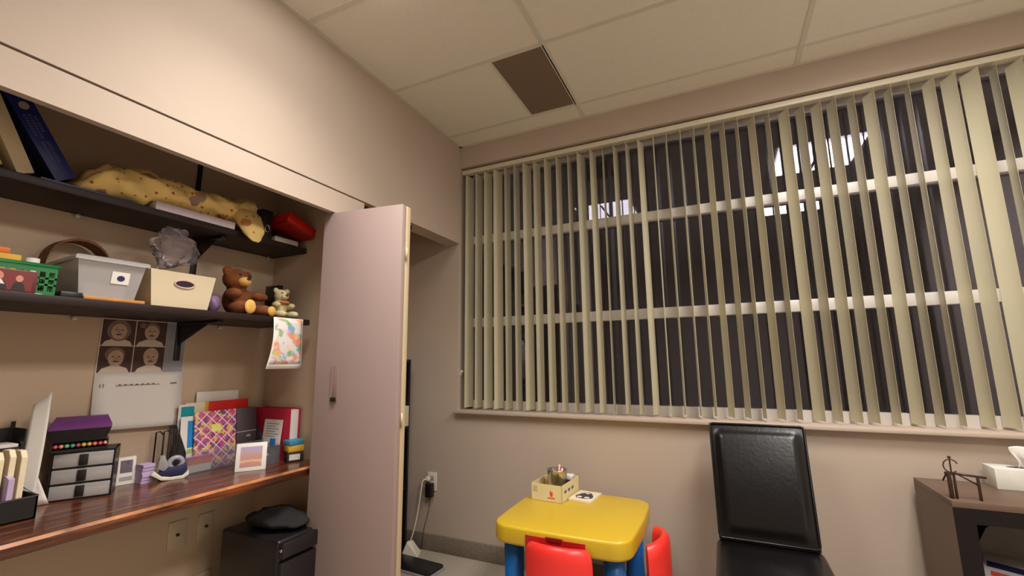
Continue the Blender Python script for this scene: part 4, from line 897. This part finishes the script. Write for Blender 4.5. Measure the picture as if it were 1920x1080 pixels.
TZ = 0.52
cbx = thing('cardboard_tray', 'cream cardboard tray with a red emblem on the play table', 'box', (0.79, 2.45, TZ), -4)
bw, bd, bh = 0.088, 0.125, 0.085
MB().box(-bw, bw, -bd, bd, 0, 0.003).box(-bw, bw, -bd, -bd + 0.003, 0, bh).box(-bw, bw, bd - 0.003, bd, 0, bh).box(-bw, -bw + 0.003, -bd, bd, 0, bh).box(bw - 0.003, bw, -bd, bd, 0, bh).build('tray', mat('cream_card', (222, 208, 160), 0.7, vary=0.02), cbx)
b = MB().prism([(0.0, 0.028), (0.012, 0.028), (0.016, 0.04), (0.010, 0.058), (0.006, 0.045), (0.001, 0.06), (-0.004, 0.044)], -bd - 0.0006, -bd, 'y').box(-0.016, 0.026, -bd - 0.0006, -bd, 0.017, 0.023)
b.xf(T4((0.022, 0, 0))).build('emblem', REDINK, cbx)
b = MB()
for k in range(4): b.box(-bw + 0.01, -bw + 0.035, -bd - 0.0005, -bd, 0.045 + k * 0.008, 0.047 + k * 0.008)
b.build('front_print', INK, cbx)
b = MB()
for k in range(3): b.box(bw, bw + 0.0005, -0.09 + 0.05 * k, -0.06 + 0.05 * k, 0.04, 0.055)
b.build('side_print', INK, cbx)
pcup = thing('pencil_cup', 'silver mesh pencil cup standing in the cream cardboard tray', 'cup', (0.805, 2.435, TZ + 0.0035))
MB().lathe([(0.048, 0.0), (0.052, 0.002), (0.055, 0.135), (0.056, 0.138), (0.053, 0.138), (0.050, 0.005)], (0, 0), 28).build('cup', SILV, pcup, 50)
pcl = [(( -0.02, 0.01), (226, 150, 120)), ((0.015, 0.02), (230, 210, 200)), ((0.02, -0.015), (200, 90, 70)), ((-0.012, -0.02), (90, 110, 90)), ((0.0, 0.03), (236, 190, 150))]
for k, ((x, y), c_) in enumerate(pcl):
    nm = ['peach', 'white', 'red', 'green', 'tan'][k]
    tag(MB().cyl((x * 0.8, y * 0.8, 0.0), (x * 1.4, y * 1.4, 0.128 + 0.005 * k), 0.0055, 8).build('pencil', mat('pencil_' + nm, c_, 0.5), loc=(0.805, 2.435, TZ + 0.010)), nm + ' pencil standing in the silver cup', 'pencil', 'pencils in the silver cup')
db_ = thing('card_deck', 'dark violet box with white lid right of the silver cup', 'box', (0.845, 2.515, TZ + 0.0035))
MB().box(-0.024, 0.024, -0.03, 0.03, 0, 0.075, 0.002).build('body', mat('dark_violet_card', (70, 44, 84), 0.5), db_); MB().box(-0.025, 0.025, -0.031, 0.031, 0.0755, 0.095, 0.002).build('lid', WHITEP, db_)
tag(MB().box(-0.04, 0.028, -0.035, 0.035, 0, 0.06, 0.002).build('crayon_box', mat('ochre_card', (186, 140, 60), 0.6, vary=0.15), loc=(0.757, 2.513, TZ + 0.0035)), 'ochre box at the back left of the cream tray', 'box')
bk = thing('picture_book', 'small white board book with a dark animal picture on the table', 'book', (0.953, 2.462, TZ), -6)
MB().box(-0.062, 0.062, -0.085, 0.085, 0, 0.014, 0.001).build('cover', CREAM, bk)
b = MB().m(0).prism([(-0.048, -0.02), (-0.03, 0.03), (-0.005, 0.055), (0.02, 0.045), (0.045, 0.0), (0.052, -0.035), (0.03, -0.055), (0.0, -0.06), (-0.03, -0.055)], 0.014, 0.0145, 'z')
b.m(1).prism(oval(-0.02, -0.035, 0.014, 0.012), 0.0145, 0.015, 'z').prism(oval(0.022, -0.035, 0.014, 0.012), 0.0145, 0.015, 'z').prism(oval(0.0, 0.035, 0.012, 0.008), 0.0145, 0.015, 'z')
b.build('cover_picture', [DARKPRINT, WHITEP], bk)

# ------------------------------------------------------------------ black parsons chair
pch = thing('dining_chair', 'black leather high back chair standing under the window', 'chair', (1.795, 2.36, 0))
tl = math.degrees(math.atan2(0.185, 0.48))
def cushion(b, w0, w1, t, h, puff, nx=32, nz=36):
    """padded panel in x-z standing on z=0, puffed toward -y"""
    def F(u, v):
        w = w0 + (w1 - w0) * v
        sm = lambda t: (lambda q: q * q * (3 - 2 * q))(min(1, max(0, (min(t, 1 - t) - 0.035) / 0.09)))
        ed = sm(u) * sm(v)
        return (w * (u - 0.5), -t / 2 - puff * ed * (0.6 + 0.4 * math.sin(math.pi * v)), h * v)
    A = [[b.bm.verts.new(F(i / nx, j / nz)) for j in range(nz + 1)] for i in range(nx + 1)]
    B = [[b.bm.verts.new((F(i / nx, j / nz)[0], t / 2, h * j / nz)) for j in range(nz + 1)] for i in range(nx + 1)]
    for i in range(nx):
        for j in range(nz):
            b.bm.faces.new((A[i][j], A[i + 1][j], A[i + 1][j + 1], A[i][j + 1])); b.bm.faces.new((B[i][j], B[i][j + 1], B[i + 1][j + 1], B[i + 1][j]))
    for i in range(nx): b.bm.faces.new((A[i][0], B[i][0], B[i + 1][0], A[i + 1][0])); b.bm.faces.new((A[i + 1][nz], B[i + 1][nz], B[i][nz], A[i][nz]))
    for j in range(nz): b.bm.faces.new((A[0][j + 1], B[0][j + 1], B[0][j], A[0][j])); b.bm.faces.new((A[nx][j], B[nx][j], B[nx][j + 1], A[nx][j + 1]))
    bmesh.ops.recalc_face_normals(b.bm, faces=b.bm.faces[:]); return b
bm_ = cushion(MB(), 0.385, 0.405, 0.05, 0.515, 0.024); ptsL = T4((0, 0.0, 0.445), RX(-tl))
bm_.xf(ptsL).build('backrest', LEATH, pch, 50)
b = MB(); hh = 0.515
b.tube([(-0.19, -0.03, 0.02), (-0.20, -0.03, hh - 0.012), (-0.19, -0.03, hh - 0.003), (0.19, -0.03, hh - 0.003), (0.20, -0.03, hh - 0.012), (0.19, -0.03, 0.02), (0.182, -0.03, 0.008), (-0.182, -0.03, 0.008)], 0.005, 8, True)
b.xf(ptsL).build('piping', LEATH, pch)
st = MB().prism(rrect(-0.205, 0.205, -0.43, 0.01, 0.035), 0.36, 0.45, 'z', 0.02, 4)
st.build('seat', LEATH, pch, 50)
for sx_ in (-1, 1):
    for y, sp in ((-0.395, 0), (-0.02, 1)):
        b = MB().taper(sx_ * 0.175 - 0.018, sx_ * 0.175 + 0.018, y - 0.018, y + 0.018, 0, 0.362, 0.004, 0.004); b.build('leg', ESP, pch)

# ------------------------------------------------------------------ cabinet on the right and what stands on it
cbn = thing('low_cabinet', 'dark brown open front cabinet under the window on the right', 'cabinet', (2.41, 2.285, 0))
CW, CD, CH = 0.80, 0.37, 0.72
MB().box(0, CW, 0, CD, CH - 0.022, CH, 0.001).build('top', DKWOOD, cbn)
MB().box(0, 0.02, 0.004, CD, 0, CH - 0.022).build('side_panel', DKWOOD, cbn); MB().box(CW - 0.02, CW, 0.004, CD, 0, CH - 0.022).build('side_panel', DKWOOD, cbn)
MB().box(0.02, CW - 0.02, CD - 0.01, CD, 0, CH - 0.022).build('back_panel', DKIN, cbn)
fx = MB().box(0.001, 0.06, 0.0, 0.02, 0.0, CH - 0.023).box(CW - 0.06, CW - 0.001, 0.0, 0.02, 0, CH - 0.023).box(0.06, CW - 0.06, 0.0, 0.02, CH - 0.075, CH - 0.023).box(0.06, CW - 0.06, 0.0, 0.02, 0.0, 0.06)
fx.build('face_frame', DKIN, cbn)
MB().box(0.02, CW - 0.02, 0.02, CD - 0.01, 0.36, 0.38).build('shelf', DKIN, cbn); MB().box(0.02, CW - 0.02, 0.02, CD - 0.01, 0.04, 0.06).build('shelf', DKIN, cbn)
mgm = [mat('grey_magazine', (130, 120, 112), 0.5), mat('white_magazine', (206, 200, 206), 0.4), mat('dark_magazine', (124, 112, 104), 0.5)]
for k, (m_, lab, ang, z0) in enumerate([(0, 'grey magazine lowest in the cabinet stack', 6, 0.0), (1, 'white magazine with red and navy blocks on the cabinet stack', 9, 0.022), (2, 'dark magazine leaning at the back of the open cabinet', 0, 0.0)]):
    r = thing('magazine', lab, 'magazine', (2.66, 2.41 if k < 2 else 2.582, 0.381), group='magazines in the cabinet')
    if k < 2:
        mm = T4((0, 0, 0.02 + z0 + 0.10 * math.sin(math.radians(ang))), RY(0) @ RX(ang) @ RZ(-22))
        MB().box(-0.14, 0.14, -0.095, 0.095, 0, 0.014, 0.001).xf(mm).build('cover', mgm[m_], r)
        if k == 1: MB().box(-0.12, -0.01, -0.08, -0.045, 0.014, 0.0145).xf(mm).build('red_block', REDINK, r); MB().box(-0.13, 0.02, -0.015, 0.03, 0.014, 0.0145).xf(mm).build('navy_block', NAVYP, r)
    else:
        mm = T4((0.0, 0, 0.0), RX(-12)); MB().prism([(-0.15, 0.0), (0.16, 0.0), (0.16, 0.20), (0.03, 0.23), (-0.05, 0.17)], -0.006, 0.0, 'y').xf(mm).build('cover', mgm[m_], r)
# wrought iron pen holder figure
ph = thing('iron_figurine', 'small wrought iron figure with ring head on the cabinet', 'figurine', (2.435, 2.325, CH))
MB().box(-0.014, -0.002, -0.006, 0.006, 0.0, 0.092, 0.002).box(0.003, 0.010, -0.005, 0.005, 0.0, 0.085, 0.002).build('body', IRON, ph)
MB().tube([(0.002 + 0.022 * math.cos(a * math.pi / 10 + 0.4), 0, 0.118 + 0.024 * math.sin(a * math.pi / 10 + 0.4)) for a in range(17)], 0.0022, 8).box(-0.001, 0.003, -0.002, 0.002, 0.09, 0.15).ell((0.001, 0, 0.15), (0.006, 0.004, 0.005)).build('ring_head', IRON, ph)
MB().box(-0.02, 0.012, -0.004, 0.004, 0.085, 0.096, 0.002).cyl((0.0, 0, 0.092), (0.098, 0, 0.083), 0.0042, 8).build('arm_bar', IRON, ph)
MB().cyl((0.02, 0, 0.088), (0.072, 0, 0.055), 0.0028, 8).build('brace', IRON, ph); MB().box(0.070, 0.078, -0.004, 0.004, 0.0, 0.085, 0.001).build('rear_leg', IRON, ph)
MB().cyl((-0.024, 0.012, 0.06), (-0.014, 0.0, 0.09), 0.003, 8).build('hand', IRON, ph)
tbx = thing('tissue_box', 'white tissue box with a tissue pulled up on the cabinet', 'tissue box', (2.762, 2.60, CH), -2)
MB().box(-0.115, 0.115, -0.055, 0.055, 0, 0.08, 0.002).build('carton', mat('white_tissue_card', (222, 220, 210), 0.6), tbx)
MB().prism(oval(0, 0, 0.06, 0.018), 0.0795, 0.0806, 'z').build('slot', BLACKP, tbx)
MB().sheet(lambda u, v: (-0.03 + 0.085 * u + 0.012 * math.sin(v * 5 + u * 4), 0.012 * math.sin(u * 9) * (1 - v * 0.3), 0.07 + (0.095 - 0.02 * abs(u - 0.3)) * v), 16, 10, 0.0008).build('tissue', WHITEP, tbx)
